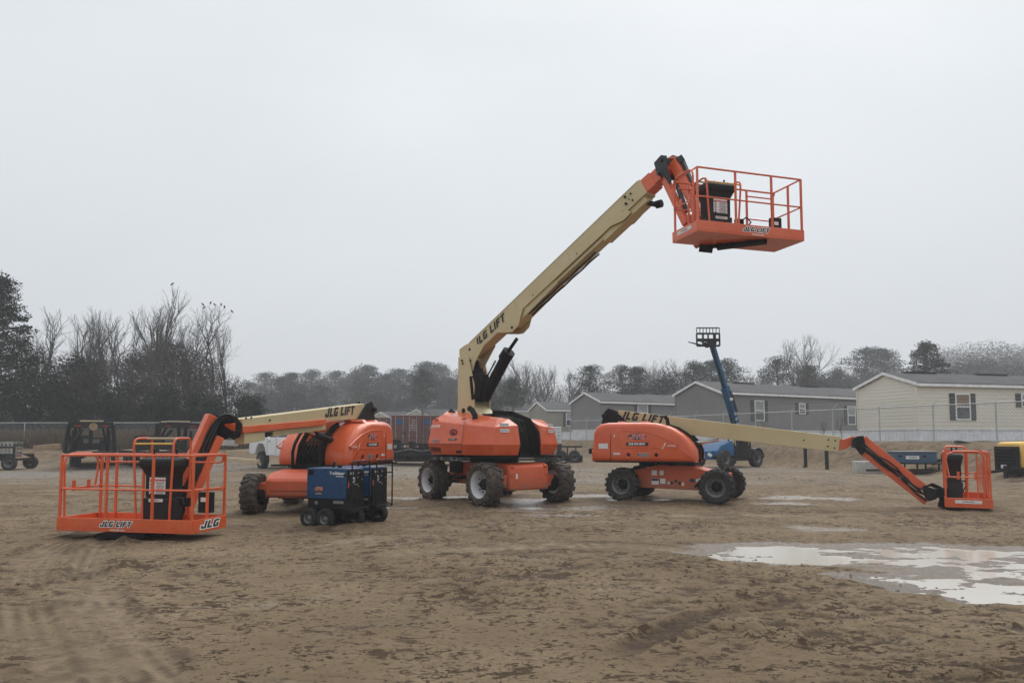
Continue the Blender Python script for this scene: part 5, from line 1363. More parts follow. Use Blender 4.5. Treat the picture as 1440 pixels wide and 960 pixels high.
for k in range(3): m.tube([Bb.lerp(Bt, .38 + t * .1) + V((.12 + .05 * k, -.26, 0)) for t in range(0, 3)], .02, 5)
m.build('boom_hose', 'black', bo)
m = MB(MI)
up = dd; rgt = V((.99, .1, 0)); o = Bb.lerp(Bt, .5)
nrm = V((0.05, -.24, 0))
for j, ch_ in enumerate('GENIE'): text(m, ch_, .22, Bb.lerp(Bt, .36 - j * .05) + V((.03, -.235, 0)), rgt, up, 0, off=.02, bold=.01)
q = Bb.lerp(Bt, .5) + V((.06, -.3, 0)); m.ball(q, .1, 8); q = Bb.lerp(Bt, .08) + V((.08, -.3, 0)); m.ball(q, .12, 8)
m.build('lettering', 'sticker', bo)
# carriage and forks
Yf = 39.6; a0 = W(980, 486, Yf); a1 = W(1012, 486, Yf); top = W(980, 461, Yf).z - a0.z; rgt = (a1 - a0).normalized(); Lw = (a1 - a0).length
m = MB(MI)
def P_(a, z_, y=0): return a0 + rgt * (a * Lw) + Z3 * (z_ * top) + V((0, y, 0))
for z_, th in ((.0, .1), (.32, .16), (.68, .09), (1.0, .05)): m.bar(P_(0, z_), P_(1, z_), .1, th)
for k in range(8): m.bar(P_(k / 7, .62), P_(k / 7, 1.0), .035, .035)
for k in (0, .28, .5, .75, 1): m.bar(P_(k, 0), P_(k, .68), .09, .07)
m.box(0, 1e-4, 0, 1e-4, 0, 1e-4)
m.bar(P_(.5, .05, .1), P_(.75, .3, .3), .5, .3)
cg = m.build('fork_carriage', 'black', root)
for k in (.25, .8):
    m = MB(MI); f0 = P_(k, .0, -.06); f1 = f0 + V((-.95, -.75, .1)); m.bar(f0 + Z3 * .6, f0, .1, .06); m.bar(f0, f1, .12, .07, .1, .02); m.build('fork', 'black', cg)

# ================================================================== yard bits at the right
for k, (px, py, lab) in enumerate(((1133, 658, 'left black steel post of the pair under the lowered cream boom'), (1163, 660, 'right black steel post of the pair under the lowered cream boom'))):
    g = G(px, py); z = gz(g.x, g.y); m = MB(); m.box(g.x - .07, g.x + .07, g.y - .07, g.y + .07, z - .1, z + 1.02); m.box(g.x - .12, g.x + .12, g.y - .12, g.y + .12, z - .02, z + .03)
    tag(m.build('steel_post', 'black', None), lab, 'post', 'black steel posts under the lowered boom')
g = G(1221, 665); m = MB(); m.box(-.62, .62, -.3, .3, 0, .55); o = m.build('concrete_block', 'concrete', None, bevel=.03); o.location = (g.x, g.y, gz(g.x, g.y)); o.rotation_euler.z = R(-8)
tag(o, 'pale concrete block lying behind the jib of the right lift', 'concrete block')
Yb = 33.0; g = W(1284, 650, Yb); root = empty('equipment_trailer', (g.x, Yb, 0), R(-6)); T = Matrix.Translation(root.location) @ Matrix.Rotation(R(-6), 4, 'Z')
tag(root, 'black frame trailer carrying a blue tool box, behind the right lift jib', 'trailer')
m = MB(); m.box(-1.0, 1.9, -.7, .7, .14, .2)
for x in (-.9, -.1, .8):
    for y in (-.65, .65): m.box(x - .03, x + .03, y - .03, y + .03, .2, .48)
m.box(-1.0, 1.0, -.7, .7, .48, .53); m.bar((1.0, 0, .2), (-2.0, 0, .18), .1, .1); m.build('trailer_frame', 'blackmud', root)
m = MB(); m.box(1.35, 1.7, -.4, .4, .2, .9); m.box(1.45, 1.6, -.5, .3, .9, 1.1); m.cyl((1.75, -.2, .0), (1.75, -.2, 1.2), .05, 8); m.build('winch_stand', 'black_mech', root, bevel=.03)
trailer_wheels(root, T, (1.45,), (-.75, .75), .34)
root2 = empty('tool_box', (g.x - .05, Yb, .531), R(-6)); m = MB(); m.box(-.85, .85, -.5, .5, .0, .45); tb = m.build('box_body', 'blue_worn', root2, bevel=.02)
m = MB(); m.box(-.88, .88, -.53, .53, .455, .51); m.build('lid', 'rimgrey', root2, bevel=.015)
m = MB(); m.box(-.45, .1, -.515, -.501, .16, .3); text(m, 'MOBILE', .1, (-.17, -.516, .23), (1, 0, 0), Z3, 1, off=.004); m.box(-.75, -.62, -.515, -.501, .25, .33, 1); m.box(.25, .4, -.515, -.501, .25, .33, 1); m.build('marking', ['sticker', 'black'], tb)
tag(root2, 'worn blue steel box resting on the black frame trailer', 'box')
# yellow machine at the right edge
Ym = 27.5; g = W(1411, 660, Ym); root = empty('towable_compressor', (g.x, Ym, .0), R(12)); T = Matrix.Translation(root.location) @ Matrix.Rotation(R(12), 4, 'Z')
tag(root, 'yellow towable compressor with a black grille cut off by the right edge', 'compressor')
m = MB()
m.rings([[(x, y0, .52) for x, y0 in ((.32, -.5), (3.2, -.5), (3.2, .5), (.32, .5))], [(x, y0, .95) for x, y0 in ((.3, -.55), (3.2, -.55), (3.2, .55), (.3, .55))], [(x, y0, 1.36) for x, y0 in ((.25, -.53), (3.2, -.53), (3.2, .53), (.25, .53))], [(.3, -.42, 1.46), (3.2, -.42, 1.53), (3.2, .42, 1.53), (.3, .42, 1.46)]])
hd_ = m.build('canopy', 'yellow_machine', root, bevel=.06, seg=4)
m = MB(); m.rings([[(x, y, z_) for y, z_ in ((-.48, .35), (.48, .35), (.48, 1.3), (-.48, 1.3))] for x in (.1, .26)])
for k in range(5): m.box(.05, .1, -.42, .42, .66 + k * .13, .72 + k * .13)
m.box(0.0, .5, -.7, -.2, .28, .5)
m.build('grille', 'black_mech', root, bevel=.02)
m = MB(); m.box(.02, .06, -.1, .12, .5, .62); m.box(.5, .58, -.56, -.54, .9, 1.0, 1); m.build('plate', ['sticker', 'black'], root)
m = MB(); m.box(.6, 3.2, -.562, -.54, .62, .86); m.build('stripe', 'yred', root)
m = MB(); text(m, 'AIRMAN', .25, (1.3, -.545, 1.12), (1, 0, 0), Z3, 0, off=.025, bold=.01); m.build('lettering', 'yred', root)
trailer_wheels(root, T, (1.4,), (-.62, .62), .34)
m = MB(); m.bar((.3, 0, .45), (-.7, 0, .35), .1, .1); m.cyl((-.1, -.2, .1), (-.1, -.2, .6), .08, 10); m.bar((.2, -.4, .3), (1.5, -.4, .4), .1, .12); m.build('drawbar', 'blackmud', root)

# ================================================================== mobile homes
def siding(mb, p, q, z0, z1, n, out, top=None, rows=.2):
    """lapped boards between ground points p,q; top(t)->z limits each board"""
    p, q = V(p), V(q); k = 0; z = z0; L = (q - p).length; d = (q - p) / L
    while z < z1 - 1e-3:
        zt_ = min(z + rows, z1); ta, tb = 0, 1
        if top:
            ta, tb = top(zt_)
            if tb - ta < .02: break
        a = p + d * L * ta; b_ = p + d * L * tb; o1 = out * .02
        mb.add([a + o1 + Z3 * z, b_ + o1 + Z3 * z, b_ + Z3 * zt_, a + Z3 * zt_, a + Z3 * z, b_ + Z3 * z], [(0, 1, 2, 3), (4, 5, 1, 0)])
        z = zt_
def house(C0, gd, ld, Wd, L, mat, zb, label, wins=(), sk=.6, wall=2.55, rise=.85, group=None, vents=(), dz=0, trimmat='trim'):
    gd = V((*gd, 0)).normalized(); ld = V((*ld, 0)).normalized(); C0 = V((C0[0], C0[1], 0))
    root = empty('mobile_home', (C0.x, C0.y, zb), 0); MI = inv(root); tag(root, label, 'mobile home', group)
    o_l = -gd; o_g = -ld    # outward normals of long wall and gable wall
    z0 = zb + sk; z1 = z0 + wall; m = MB(MI)
    siding(m, C0, C0 + ld * L, z0, z1, 0, o_l); siding(m, C0 + gd * Wd, C0, z0, z1, 0, o_g)
    siding(m, C0 + gd * Wd, C0, z1, z1 + rise, 0, o_g, top=lambda z_: (.5 * (z_ - z1) / rise, 1 - .5 * (z_ - z1) / rise))
    c = [C0, C0 + gd * Wd, C0 + gd * Wd + ld * L, C0 + ld * L]
    e = .06
    ins = [c[0] + gd * e + ld * e, c[1] - gd * e + ld * e, c[2] - gd * e - ld * e, c[3] + gd * e - ld * e]
    m.hexa([p + Z3 * z0 for p in ins] + [p + Z3 * z1 for p in ins])
    ap0 = C0 + gd * Wd / 2 + ld * e + Z3 * (z1 + rise); ap1 = ap0 + ld * (L - 2 * e)
    m.add([ins[0] + Z3 * z1, ins[1] + Z3 * z1, ap0, ins[3] + Z3 * z1, ins[2] + Z3 * z1, ap1], [(0, 1, 2), (3, 5, 4)])
    wl = m.build('wall', mat, root, fixn=False)
    m = MB(MI); s_ = -.03
    for a, b_, o_ in ((C0, C0 + ld * L, o_l), (C0 + gd * Wd, C0, o_g)):
        n = int((b_ - a).length / 1.2) + 1
        m.add([a - o_ * .03 + Z3 * (zb - .3), b_ - o_ * .03 + Z3 * (zb - .3), b_ - o_ * .03 + Z3 * z0, a - o_ * .03 + Z3 * z0], [(0, 1, 2, 3)])
        for k in range(n * 4):
            q = a + (b_ - a) * ((k + .5) / (n * 4)); m.bar(q + Z3 * (zb - .3) - o_ * .02, q + Z3 * z0 - o_ * .02, .025, .02)
        m.bar(a + Z3 * (z0 - .03) + o_ * .0, b_ + Z3 * (z0 - .03) + o_ * .0, .05, .06)
    m.build('skirting', 'skirt', root, fixn=False)
    m = MB(MI); oh = .22; th = .07
    E0 = C0 - gd * oh - ld * oh * .6; E1 = C0 + gd * (Wd + oh) - ld * oh * .6; Ap = C0 + gd * Wd / 2 - ld * oh * .6
    ze = z1 - oh * rise / (Wd / 2) + .02; za = z1 + rise + .03; LL = ld * (L + oh * 1.2)
    m.add([E0 + Z3 * ze, Ap + Z3 * za, E1 + Z3 * ze, E1 + Z3 * (ze + th), Ap + Z3 * (za + th), E0 + Z3 * (ze + th)] + [p + LL for p in (E0 + Z3 * ze, Ap + Z3 * za, E1 + Z3 * ze, E1 + Z3 * (ze + th), Ap + Z3 * (za + th), E0 + Z3 * (ze + th))],
          [(0, 1, 4, 5), (1, 2, 3, 4), (6, 11, 10, 7), (7, 10, 9, 8), (5, 4, 10, 11), (4, 3, 9, 10), (0, 6, 7, 1), (1, 7, 8, 2), (0, 5, 11, 6), (2, 8, 9, 3)])
    rf = m.build('roof', 'shingle', root, fixn=False)
    m = MB(MI)
    m.bar(E0 + Z3 * (ze - .06), E0 + LL + Z3 * (ze - .06), .04, .16); m.bar(E0 + Z3 * (ze - .03) - ld * .02, Ap + Z3 * (za - .03) - ld * .02, .04, .16); m.bar(Ap + Z3 * (za - .03) - ld * .02, E1 + Z3 * (ze - .03) - ld * .02, .04, .16)
    m.build('trim', trimmat, root); m = MB(MI)
    m.bar(C0 + Z3 * z0 + (o_l + o_g) * .02, C0 + Z3 * z1 + (o_l + o_g) * .02, .1, .1); m.bar(C0 + gd * Wd + Z3 * z0 + o_g * .02, C0 + gd * Wd + Z3 * z1 + o_g * .02, .1, .1)
    m.build('corner_post', mat, root)
    for t in vents:
        m = MB(MI); q = C0 + ld * t + gd * (Wd / 2) + Z3 * (za + th + .03); m.bar(q - ld * 1.2, q + ld * 1.2, .3, .06); m.build('roof_vent', 'roofvent', rf)
    for w_ in wins:
        t, zz0, ww, wh = w_[:4]; bl = w_[4] if len(w_) > 4 else 'blind'; q = C0 + ld * t + o_l * .05; zc = z0 + zz0
        m = MB(MI)
        for dx in (-ww / 2, ww / 2): m.bar(q + ld * dx + Z3 * zc, q + ld * dx + Z3 * (zc + wh), .06, .07)
        for z_ in (zc, zc + wh / 2, zc + wh): m.bar(q + ld * (-ww / 2 - .03) + Z3 * z_, q + ld * (ww / 2 + .03) + Z3 * z_, .065, .07)
        wf = m.build('window', 'trim', root)
        m = MB(MI); a = q - ld * ww / 2 + o_l * -.01; b_ = q + ld * ww / 2 + o_l * -.01
        m.add([a + Z3 * zc, b_ + Z3 * zc, b_ + Z3 * (zc + wh / 2), a + Z3 * (zc + wh / 2)], [(0, 1, 2, 3)], 0)
        m.add([a + Z3 * (zc + wh / 2), b_ + Z3 * (zc + wh / 2), b_ + Z3 * (zc + wh), a + Z3 * (zc + wh)], [(0, 1, 2, 3)], 1)
        m.build('pane', ['glass', bl], wf, fixn=False)
        for sg in (-1, 1):
            c_ = q + ld * sg * (ww / 2 + .24); m = MB(MI); m.bar(c_ + Z3 * (zc - .03), c_ + Z3 * (zc + wh + .03), .05, .36) if False else None
            sx_ = ld * .18
            m.hexa([c_ - sx_ - o_l * .02 + Z3 * (zc - .05), c_ + sx_ - o_l * .02 + Z3 * (zc - .05), c_ + sx_ + o_l * .02 + Z3 * (zc - .05), c_ - sx_ + o_l * .02 + Z3 * (zc - .05), c_ - sx_ - o_l * .02 + Z3 * (zc + wh + .05), c_ + sx_ - o_l * .02 + Z3 * (zc + wh + .05), c_ + sx_ + o_l * .02 + Z3 * (zc + wh + .05), c_ - sx_ + o_l * .02 + Z3 * (zc + wh + .05)])
            m.build('shutter', 'shutter', wf)
    return root
house((23.0, 42.0), (-.26, .965), (.96, .26), 4.7, 20, 'cream', 1.42, 'cream sided mobile home at the right edge of the scene', [(3.2, .55, 1.0, 1.45, 'blindbrown'), (7.9, 1.35, .7, .72)], sk=.72, wall=2.6, rise=.72, vents=(2.5, 8), group='mobile homes behind the fence')
house((15.5, 55.0), (-.5, .87), (.87, .5), 4.8, 20, 'greysid', 1.72, 'largest grey mobile home with the telehandler boom before it', [(4.1, .75, 1.0, 1.5), (9.0, 1.35, .7, .8), (15.2, .55, 1.0, 1.5)], sk=.5, wall=2.85, rise=.85, vents=(5, 13), group='mobile homes behind the fence')
house((8.1, 68.0), (-.5, .87), (.87, .5), 4.6, 16, 'greysid', 1.72, 'smaller grey mobile home behind the hood of the right lift', [(5.0, .9, 1.2, 1.4)], sk=.7, wall=2.6, rise=.85, vents=(5,), group='mobile homes behind the fence')
house((4.0, 86.0), (-.4, .9), (.9, .45), 4.6, 14, 'tansid', 1.75, 'olive tan mobile home right of the middle lift tower', [(3.3, .7, 1.3, 1.5)], sk=.6, wall=2.6, rise=.9, group='mobile homes behind the fence')
house((-7.4, 112.0), (-.25, .97), (.99, .1), 4.8, 16, 'lightsid', 2.7, 'pale beige mobile home with a long dark roof, right behind the cream tower', [], sk=.6, wall=2.5, rise=.8, vents=(), group='mobile homes behind the fence')
house((-13.4, 118.0), (-.85, .5), (.9, .42), 4.4, 8, 'lightsid', 2.3, 'beige mobile home with white gable over the red containers', [], sk=.6, wall=2.4, rise=.95, group='mobile homes behind the fence')
house((-19.6, 120.0), (-.85, .5), (.9, .42), 4.2, 8, 'lightsid', 2.0, 'pale gabled mobile home showing just above the left red container', [], sk=.6, wall=2.3, rise=.95, group='mobile homes behind the fence')
# black drum lying on the bank
g = W(1353, 621, 34.5); m = MB(); m.rings([[(-.3, -.2, 0), (.35, -.2, 0), (.35, .2, 0), (-.3, .2, 0)], [(-.25, -.16, .14), (0, -.16, .1), (0, .16, .1), (-.25, .16, .14)]]); o = m.build('drain_pipe', 'black', None, bevel=.02); o.location = (g.x, 34.5, gz(g.x, 34.5) + .02)
tag(o, 'small black pipe end lying on the bank before the cream home', 'pipe')

# ================================================================== fences
def fence(name, pts, H, spacing, label, barb=True, wires=3):
    root = empty(name, (*pts[0], gz(*pts[0])), 0); MI = inv(root); tag(root, label, 'fence')
    P0 = [V((x, y, 0)) for x, y in pts]; posts = []
    for a, b_ in zip(P0, P0[1:]):
        n = max(1, round((b_ - a).length / spacing)); posts += [a.lerp(b_, k / n) for k in range(n)]
    posts.append(P0[-1]); posts = [V((p.x, p.y, gz(p.x, p.y))) for p in posts]
    for p in posts:
        m = MB(MI); m.cyl(p - Z3 * .1, p + Z3 * H, .035, 8)
        if barb:
            dr = (posts[-1] - posts[0]); dr = V((dr.x, dr.y, 0)).normalized(); o = V((.75, .0, 0))
            m.bar(p + Z3 * (H - .02), p + Z3 * (H + .3) + V((.26, -.05, 0)), .035, .025)
            if abs(p.x / p.y * FPX + 720 - 826) < 9: m.bar(p + Z3 * (H - .02), p + Z3 * (H + .3) - V((.26, -.05, 0)), .035, .025)
        m.build('post', 'fence', root)
    m = MB(MI)
    for a, b_ in zip(posts, posts[1:]): m.cyl(a + Z3 * (H - .04), b_ + Z3 * (H - .04), .03, 8)
    m.build('top_rail', 'fence', root)
    m = MB(MI)
    for a, b_ in zip(posts, posts[1:]):
        L = (b_ - a).length; n = int(L / .16); e = (b_ - a) / L; h = H - .08
        for sg in (1, -1):
            k = -int(h / .16)
            while k * .16 < L:
                x0 = k * .16; x1 = x0 + h; t0 = max(0, -x0); t1 = min(h, L - x0)
                if t1 > t0:
                    za, zb_ = (t0, t1) if sg > 0 else (h - t0, h - t1)
                    p = a + e * (x0 + t0) + Z3 * (za + .03); q = a + e * (x0 + t1) + Z3 * (zb_ + .03)
                    w_ = Z3 * .006; m.add([p - w_, q - w_, q + w_, p + w_], [(0, 1, 2, 3)])
                k += 1
    m.build('wire_mesh', 'fence', root, fixn=False)
    if barb:
        m = MB(MI)
        for a, b_ in zip(posts, posts[1:]):
            for f in (.4, 1): m.bar(a + Z3 * (H + .3 * f) + V((.26 * f, -.05 * f, 0)), b_ + Z3 * (H + .3 * f) + V((.26 * f, -.05 * f, 0)), .01, .01)
        m.build('barbed_wire', 'fence', root)
fence('chain_link_fence', [(24.5, 28.0), (18.2, 42.0), (5.5, 70.0)], 1.9, 3.05, 'galvanised chain link fence with angled arms in front of the mobile homes')
fence('chain_link_fence', [(-42, 50), (-12, 50.5)], 1.75, 3.0, 'plain galvanised chain link fence before the dark trees', barb=False)
# ================================================================== trees
def bare_tree_mesh(h, seed, spread=.5, trunks=1, dens=1.0, dense_top=False):
    r_ = random.Random(seed); tr = MB(); tw = MB()
    def seg(mb, p, q, r0, r1, n):
        d = (q - p)
        if d.length < 1e-4: return
        d.normalize(); a = d.orthogonal().normalized(); b_ = d.cross(a); vs = []
        for c_, rr in ((p, r0), (q, r1)):
            for k in range(n):
                t = 2 * PI * k / n; vs.append(c_ + (a * math.cos(t) + b_ * math.sin(t)) * rr)
        mb.add(vs, [(k, (k + 1) % n, n + (k + 1) % n, n + k) for k in range(n)])
    def grow(p, d, L, rad, lev):
        n = 4 if lev < 2 else 3; q = p
        for i in range(n):
            dd = (d + V((r_.gauss(0, .10), r_.gauss(0, .10), r_.gauss(.05, .06))) * (1 + lev * .4)).normalized()
            q2 = q + dd * (L / n); r0 = rad * (1 - .45 * i / n); r1 = rad * (1 - .45 * (i + 1) / n)
            seg(tr if lev < 2 else tw, q, q2, r0, r1, 6 if lev == 0 else (4 if lev < 3 else 3))
            if lev < 4 and (i > 0 or lev > 0):
                for c_ in range(1 if lev == 0 else r_.choice((1, 1, 2))):
                    if r_.random() < (.95 if lev < 3 else .75) * dens:
                        ax = dd.orthogonal().normalized(); ax.rotate(Matrix.Rotation(r_.uniform(0, 2 * PI), 3, dd))
                        nd = (dd * (1 - spread * .5) + ax * spread * r_.uniform(.7, 1.3) + V((0, 0, .25))).normalized()
                        grow(q2, nd, L * r_.uniform(.45, .7), r1 * r_.uniform(.5, .7), lev + 1)
            q = q2; d = dd
        if lev < 4:
            for c_ in range(2):
                ax = V((r_.gauss(0, 1), r_.gauss(0, 1), 0)).normalized(); grow(q, (d + ax * spread * .6).normalized(), L * .6, rad * .5, lev + 1)
    for k in range(trunks):
        a = 2 * PI * k / trunks + r_.random(); dd = V((math.cos(a) * .18 * (trunks > 1), math.sin(a) * .18 * (trunks > 1), 1)).normalized()
        grow(V((math.cos(a) * .2 * (trunks > 1), math.sin(a) * .2 * (trunks > 1), -.3)), dd, h * .45, h * .016 + .03, 0)
    return norm_h(tr, tw, h)
def norm_h(tr, tw, h):
    zm = sorted(v.z for v in tw.v)[int(len(tw.v) * .985)]; f = h / zm
    for mb in (tr, tw): mb.v = [V((v.x * (f * .5 + .5), v.y * (f * .5 + .5), v.z * f)) for v in mb.v]
    return tr, tw
def clump(mb, c, rx, rz_, n, size, r_, up=.3):
    for k in range(n):
        while True:
            p = V((r_.uniform(-1, 1), r_.uniform(-1, 1), r_.uniform(-1, 1)))
            if p.length < 1: break
        p = p * (.35 + .65 * p.length) if r_.random() < .5 else p.normalized() * r_.uniform(.7, 1.05)
        p = V((p.x * rx, p.y * rx, p.z * rz_)) + c
        a = V((r_.gauss(0, 1), r_.gauss(0, 1), r_.gauss(0, .7))).normalized(); b_ = V((r_.gauss(0, 1), r_.gauss(0, 1), r_.gauss(up, .7))).normalized()
        s_ = size * r_.uniform(.6, 1.4)
        mb.add([p - a * s_ * .5, p + b_ * s_ * .5, p + a * s_, p - b_ * s_ * .4], [(0, 1, 2, 3)])
def pine_mesh(h, seed, base=.45, rad=.27, nb=34, leaf=.32, n=52, conical=False, clr=.9):
    r_ = random.Random(seed); tr = MB(); cr = MB()
    tr.tube([(0, 0, -.4), (r_.gauss(0, .1), r_.gauss(0, .1), h * .4), (r_.gauss(0, .2), r_.gauss(0, .2), h * .75), (r_.gauss(0, .1), 0, h * .97)], h * .016 + .05, 8, r2=.04)
    for k in range(nb):
        f = (k + r_.random()) / nb; z = h * (base + (1 - base) * f * .97)
        if conical: R_ = h * rad * (1 - f) ** .8 + .25
        else: R_ = h * rad * math.sqrt(max(0.03, 1 - (2 * max(f, .0) - .75) ** 2 / 1.6)) * r_.uniform(.35, 1.05) * (1 if f < .8 else .75)
        a = k * 2.4 + r_.random(); d = V((math.cos(a), math.sin(a), 0)); L = R_ * r_.uniform(.6, 1.0)
        e = V((0, 0, z)) + d * L + Z3 * L * (.25 if not conical else .05)
        tr.tube([V((0, 0, z - .2)), V((0, 0, z)) + d * L * .5 + Z3 * L * .06, e], .05 + .004 * h, 4, r2=.015)
        cs = h * .075 * r_.uniform(.7, 1.3) * clr
        clump(cr, e, cs * 1.25, cs * .7, n, leaf, r_)
        if r_.random() < .7: clump(cr, V((0, 0, z)) + d * L * .55 + V((r_.gauss(0, .3), r_.gauss(0, .3), .1)), cs, cs * .55, n // 2, leaf, r_)
    clump(cr, V((0, 0, h * .97)), h * .05, h * .06, n, leaf, r_)
    return tr, cr
def shrub_mesh(h, seed, rad=.45, n=2600, leaf=.22):
    r_ = random.Random(seed); tr = MB(); cr = MB()
    tr.tube([(0, 0, -.3), (0, 0, h * .9)], .1, 6, r2=.03)
    nb = 26
    for k in range(nb):
        z = h * r_.uniform(.06, .95); f = z / h; R_ = h * rad * (1 - f) ** .55 * r_.uniform(.2, 1); a = r_.uniform(0, 2 * PI)
        tr.tube([(0, 0, z * .7), (math.cos(a) * R_, math.sin(a) * R_, z)], .04, 4, r2=.01)
        cs = h * .13 * r_.uniform(.7, 1.4); clump(cr, V((math.cos(a) * R_, math.sin(a) * R_, z)), cs * 1.2, cs, n // nb, leaf, r_)
    return tr, cr
protos = {}
def make_tree(key, name, tr, cr, mt, mc):
    a = tr.build('trunk', mt, None, fixn=False); b_ = cr.build('crown', mc, None, fixn=False)
    C.objects.unlink(a); C.objects.unlink(b_); protos[key] = (name, a.data, b_.data); bpy.data.objects.remove(a); bpy.data.objects.remove(b_)
def plant(key, x, y, s=1.0, rz=None, label='', group=None, sink=0, sz=None, cat='tree'):
    name, a, b_ = protos[key]; root = empty(name, (x, y, gz(x, y) - sink), rnd.uniform(0, 6.28) if rz is None else rz)
    sc_ = (s, s, sz or s); root.scale = sc_
    tag(root, label, cat, group)
    for n_, d_ in (('trunk', a), ('crown', b_)):
        o = bpy.data.objects.new(n_, d_); C.objects.link(o); o.parent = root
    return root
for k in range(5):
    make_tree('bare%d' % k, 'bare_tree', *bare_tree_mesh(12, 40 + k, spread=(.45, .6, .8, .4, .7)[k], trunks=(1, 2, 2, 1, 2)[k], dens=.74), 'bark', 'twig')
make_tree('oak', 'bare_tree', *bare_tree_mesh(12, 71, spread=.95, trunks=2, dens=.95), 'bark', 'twig')
for k in range(4): make_tree('pine%d' % k, 'pine_tree', *pine_mesh(14, 60 + k, base=(.45, .5, .35, .55)[k], rad=(.24, .22, .28, .2)[k], leaf=.15, n=170), 'bark', 'pine')
make_tree('bigpine', 'pine_tree', *pine_mesh(14, 99, base=.22, rad=.30, nb=80, leaf=.14, n=150, clr=.6, conical=True), 'bark', 'pine')
for k in range(3): make_tree('cedar%d' % k, 'cedar_tree', *shrub_mesh(7, 80 + k, rad=(.36, .45, .55)[k], n=8500, leaf=.13), 'bark', 'cedar')
for k in range(3): make_tree('mist%d' % k, 'leafy_tree', *shrub_mesh(9, 190 + k, rad=(.36, .5, .42)[k], n=9000, leaf=.085), 'bark', 'vine')
for k in range(2): make_tree('vine%d' % k, 'leafy_tree', *shrub_mesh(9, 90 + k, rad=(.3, .42)[k], n=8000, leaf=.12), 'bark', 'vine')
def at_px(px, Y): return (px - 720) / FPX * Y
def hz(py, Y, x): return (616 - py) / FPX * Y * 1.0 + CAM_H - gz(x, Y)
def T_(key, px, top, Y, label, group=None, h0=14, wide=1.0, cat='tree'):
    x = at_px(px, Y); h = hz(top, Y, x); s_ = h / h0
    return plant(key, x, Y, s_ * wide, label=label, group=group, sz=s_, cat=cat)
# dark wood on the left
TREE = {}
T_('bigpine', -8, 384, 56, 'tall dark pine standing at the left edge of the photo', wide=1.0)
T_('pine2', -40, 430, 62, 'dark pine beyond the tall one, mostly outside the left edge')
gb = 'bare winter trees over the dark thicket'
for key, px, top, Y, lab, w_ in (('bare1', 62, 440, 66, 'wide bare tree just right of the tall left pine', 1.0), ('bare0', 100, 438, 70, 'slim bare tree second right of the left pine', .8), ('bare3', 150, 440, 68, 'slender pale bare tree above the middle of the thicket', .8), ('bare4', 172, 446, 72, 'faint bare tree between the slender pale one and the tallest', .8),
                              ('bare3', 213, 410, 62, 'tallest bare tree with a bird on its tip', .85), ('bare0', 235, 432, 66, 'tall narrow bare tree touching the tallest one', .8), ('oak', 284, 440, 60, 'broad bare tree full of perched dark birds', 1.0), ('bare3', 318, 458, 64, 'spreading bare tree at the right end of the thicket', .8),
                              ('bare1', 262, 455, 72, 'bare tree behind the broad one with perched birds', .8), ('bare4', 128, 470, 60, 'low bare tree in front of the thicket', .7), ('bare2', 30, 470, 64, 'low bare tree beside the left pine trunk', .7)):
    t_ = T_(key, px, top, Y, lab, gb, h0=12, wide=w_)
    if 'tallest bare tree with' in lab: TREE['tallest'] = t_
    if 'broad bare tree full' in lab: TREE['broad'] = t_
gc = 'evergreens making the dark thicket'
cd = [(-20, 500, 60), (15, 495, 58), (48, 482, 60), (75, 490, 57), (98, 488, 61), (122, 508, 56), (148, 522, 58), (170, 510, 66), (196, 520, 58), (222, 498, 70), (238, 530, 57), (262, 512, 66), (282, 530, 59), (305, 525, 62), (325, 522, 56), (345, 520, 57), (358, 540, 58), (60, 520, 53), (110, 535, 53), (160, 540, 53), (215, 545, 53), (265, 545, 54), (300, 548, 54), (10, 530, 54), (185, 545, 60), (35, 545, 53), (135, 548, 53), (85, 545, 53), (240, 552, 53), (340, 552, 54)]
for i, (px, top, Y) in enumerate(cd):
    if i % 3 == 2 and Y > 54: T_('vine%d' % (i % 2), px, top + 14, Y, 'brown grey tangled tree low in the thicket behind the left fence', 'tangled brown trees in the thicket', h0=9, wide=1.2)
    else: T_('cedar%d' % (i % 3), px, top + 18 + 14 * (i % 2), Y, 'dark evergreen tree packed into the thicket behind the left fence', gc, h0=7, wide=1.15)
for i, (px, top, Y) in enumerate(((205, 492, 74), (240, 482, 72), (262, 500, 70), (185, 500, 76), (90, 500, 76), (130, 505, 78), (290, 520, 70))): T_('vine%d' % (i % 2), px, top, Y, 'brown grey leafy tree rising behind the dark thicket', 'brownish trees behind the thicket', h0=9, wide=1.25)
# far tree line, hazy
gf = 'hazy pines on the far tree line'; gbf = 'hazy bare trees on the far tree line'
r3 = random.Random(5)
px = 352
while px < 660:
    Y = r3.uniform(150, 215); top = 530 + r3.uniform(-12, 16) - (8 if 480 < px < 620 and r3.random() < .4 else 0)
    T_('pine%d' % r3.randrange(4), px, top, Y, 'hazy pine in the far line between the left lift and the cream tower', gf, wide=1.35); px += r3.uniform(12, 22)
px = 348
while px < 700:
    T_('cedar%d' % r3.randrange(3), px, 560 + r3.uniform(-10, 6), r3.uniform(135, 155), 'low hazy evergreen below the far pines left of the cream tower', 'low hazy evergreens under the far pines', h0=7, wide=1.3); px += r3.uniform(15, 24)
T_('pine1', 595, 521, 118, 'darker rounded pine poking over the red containers', wide=1.3)
for px, top, Y in ((400, 528, 150), (452, 535, 140), (508, 532, 135), (558, 532, 150), (630, 530, 140)): T_('mist%d' % r3.randrange(3), px, top, Y, 'hazy round leafy tree in the far line left of the cream tower', 'hazy round trees in the far line', h0=9, wide=1.2)
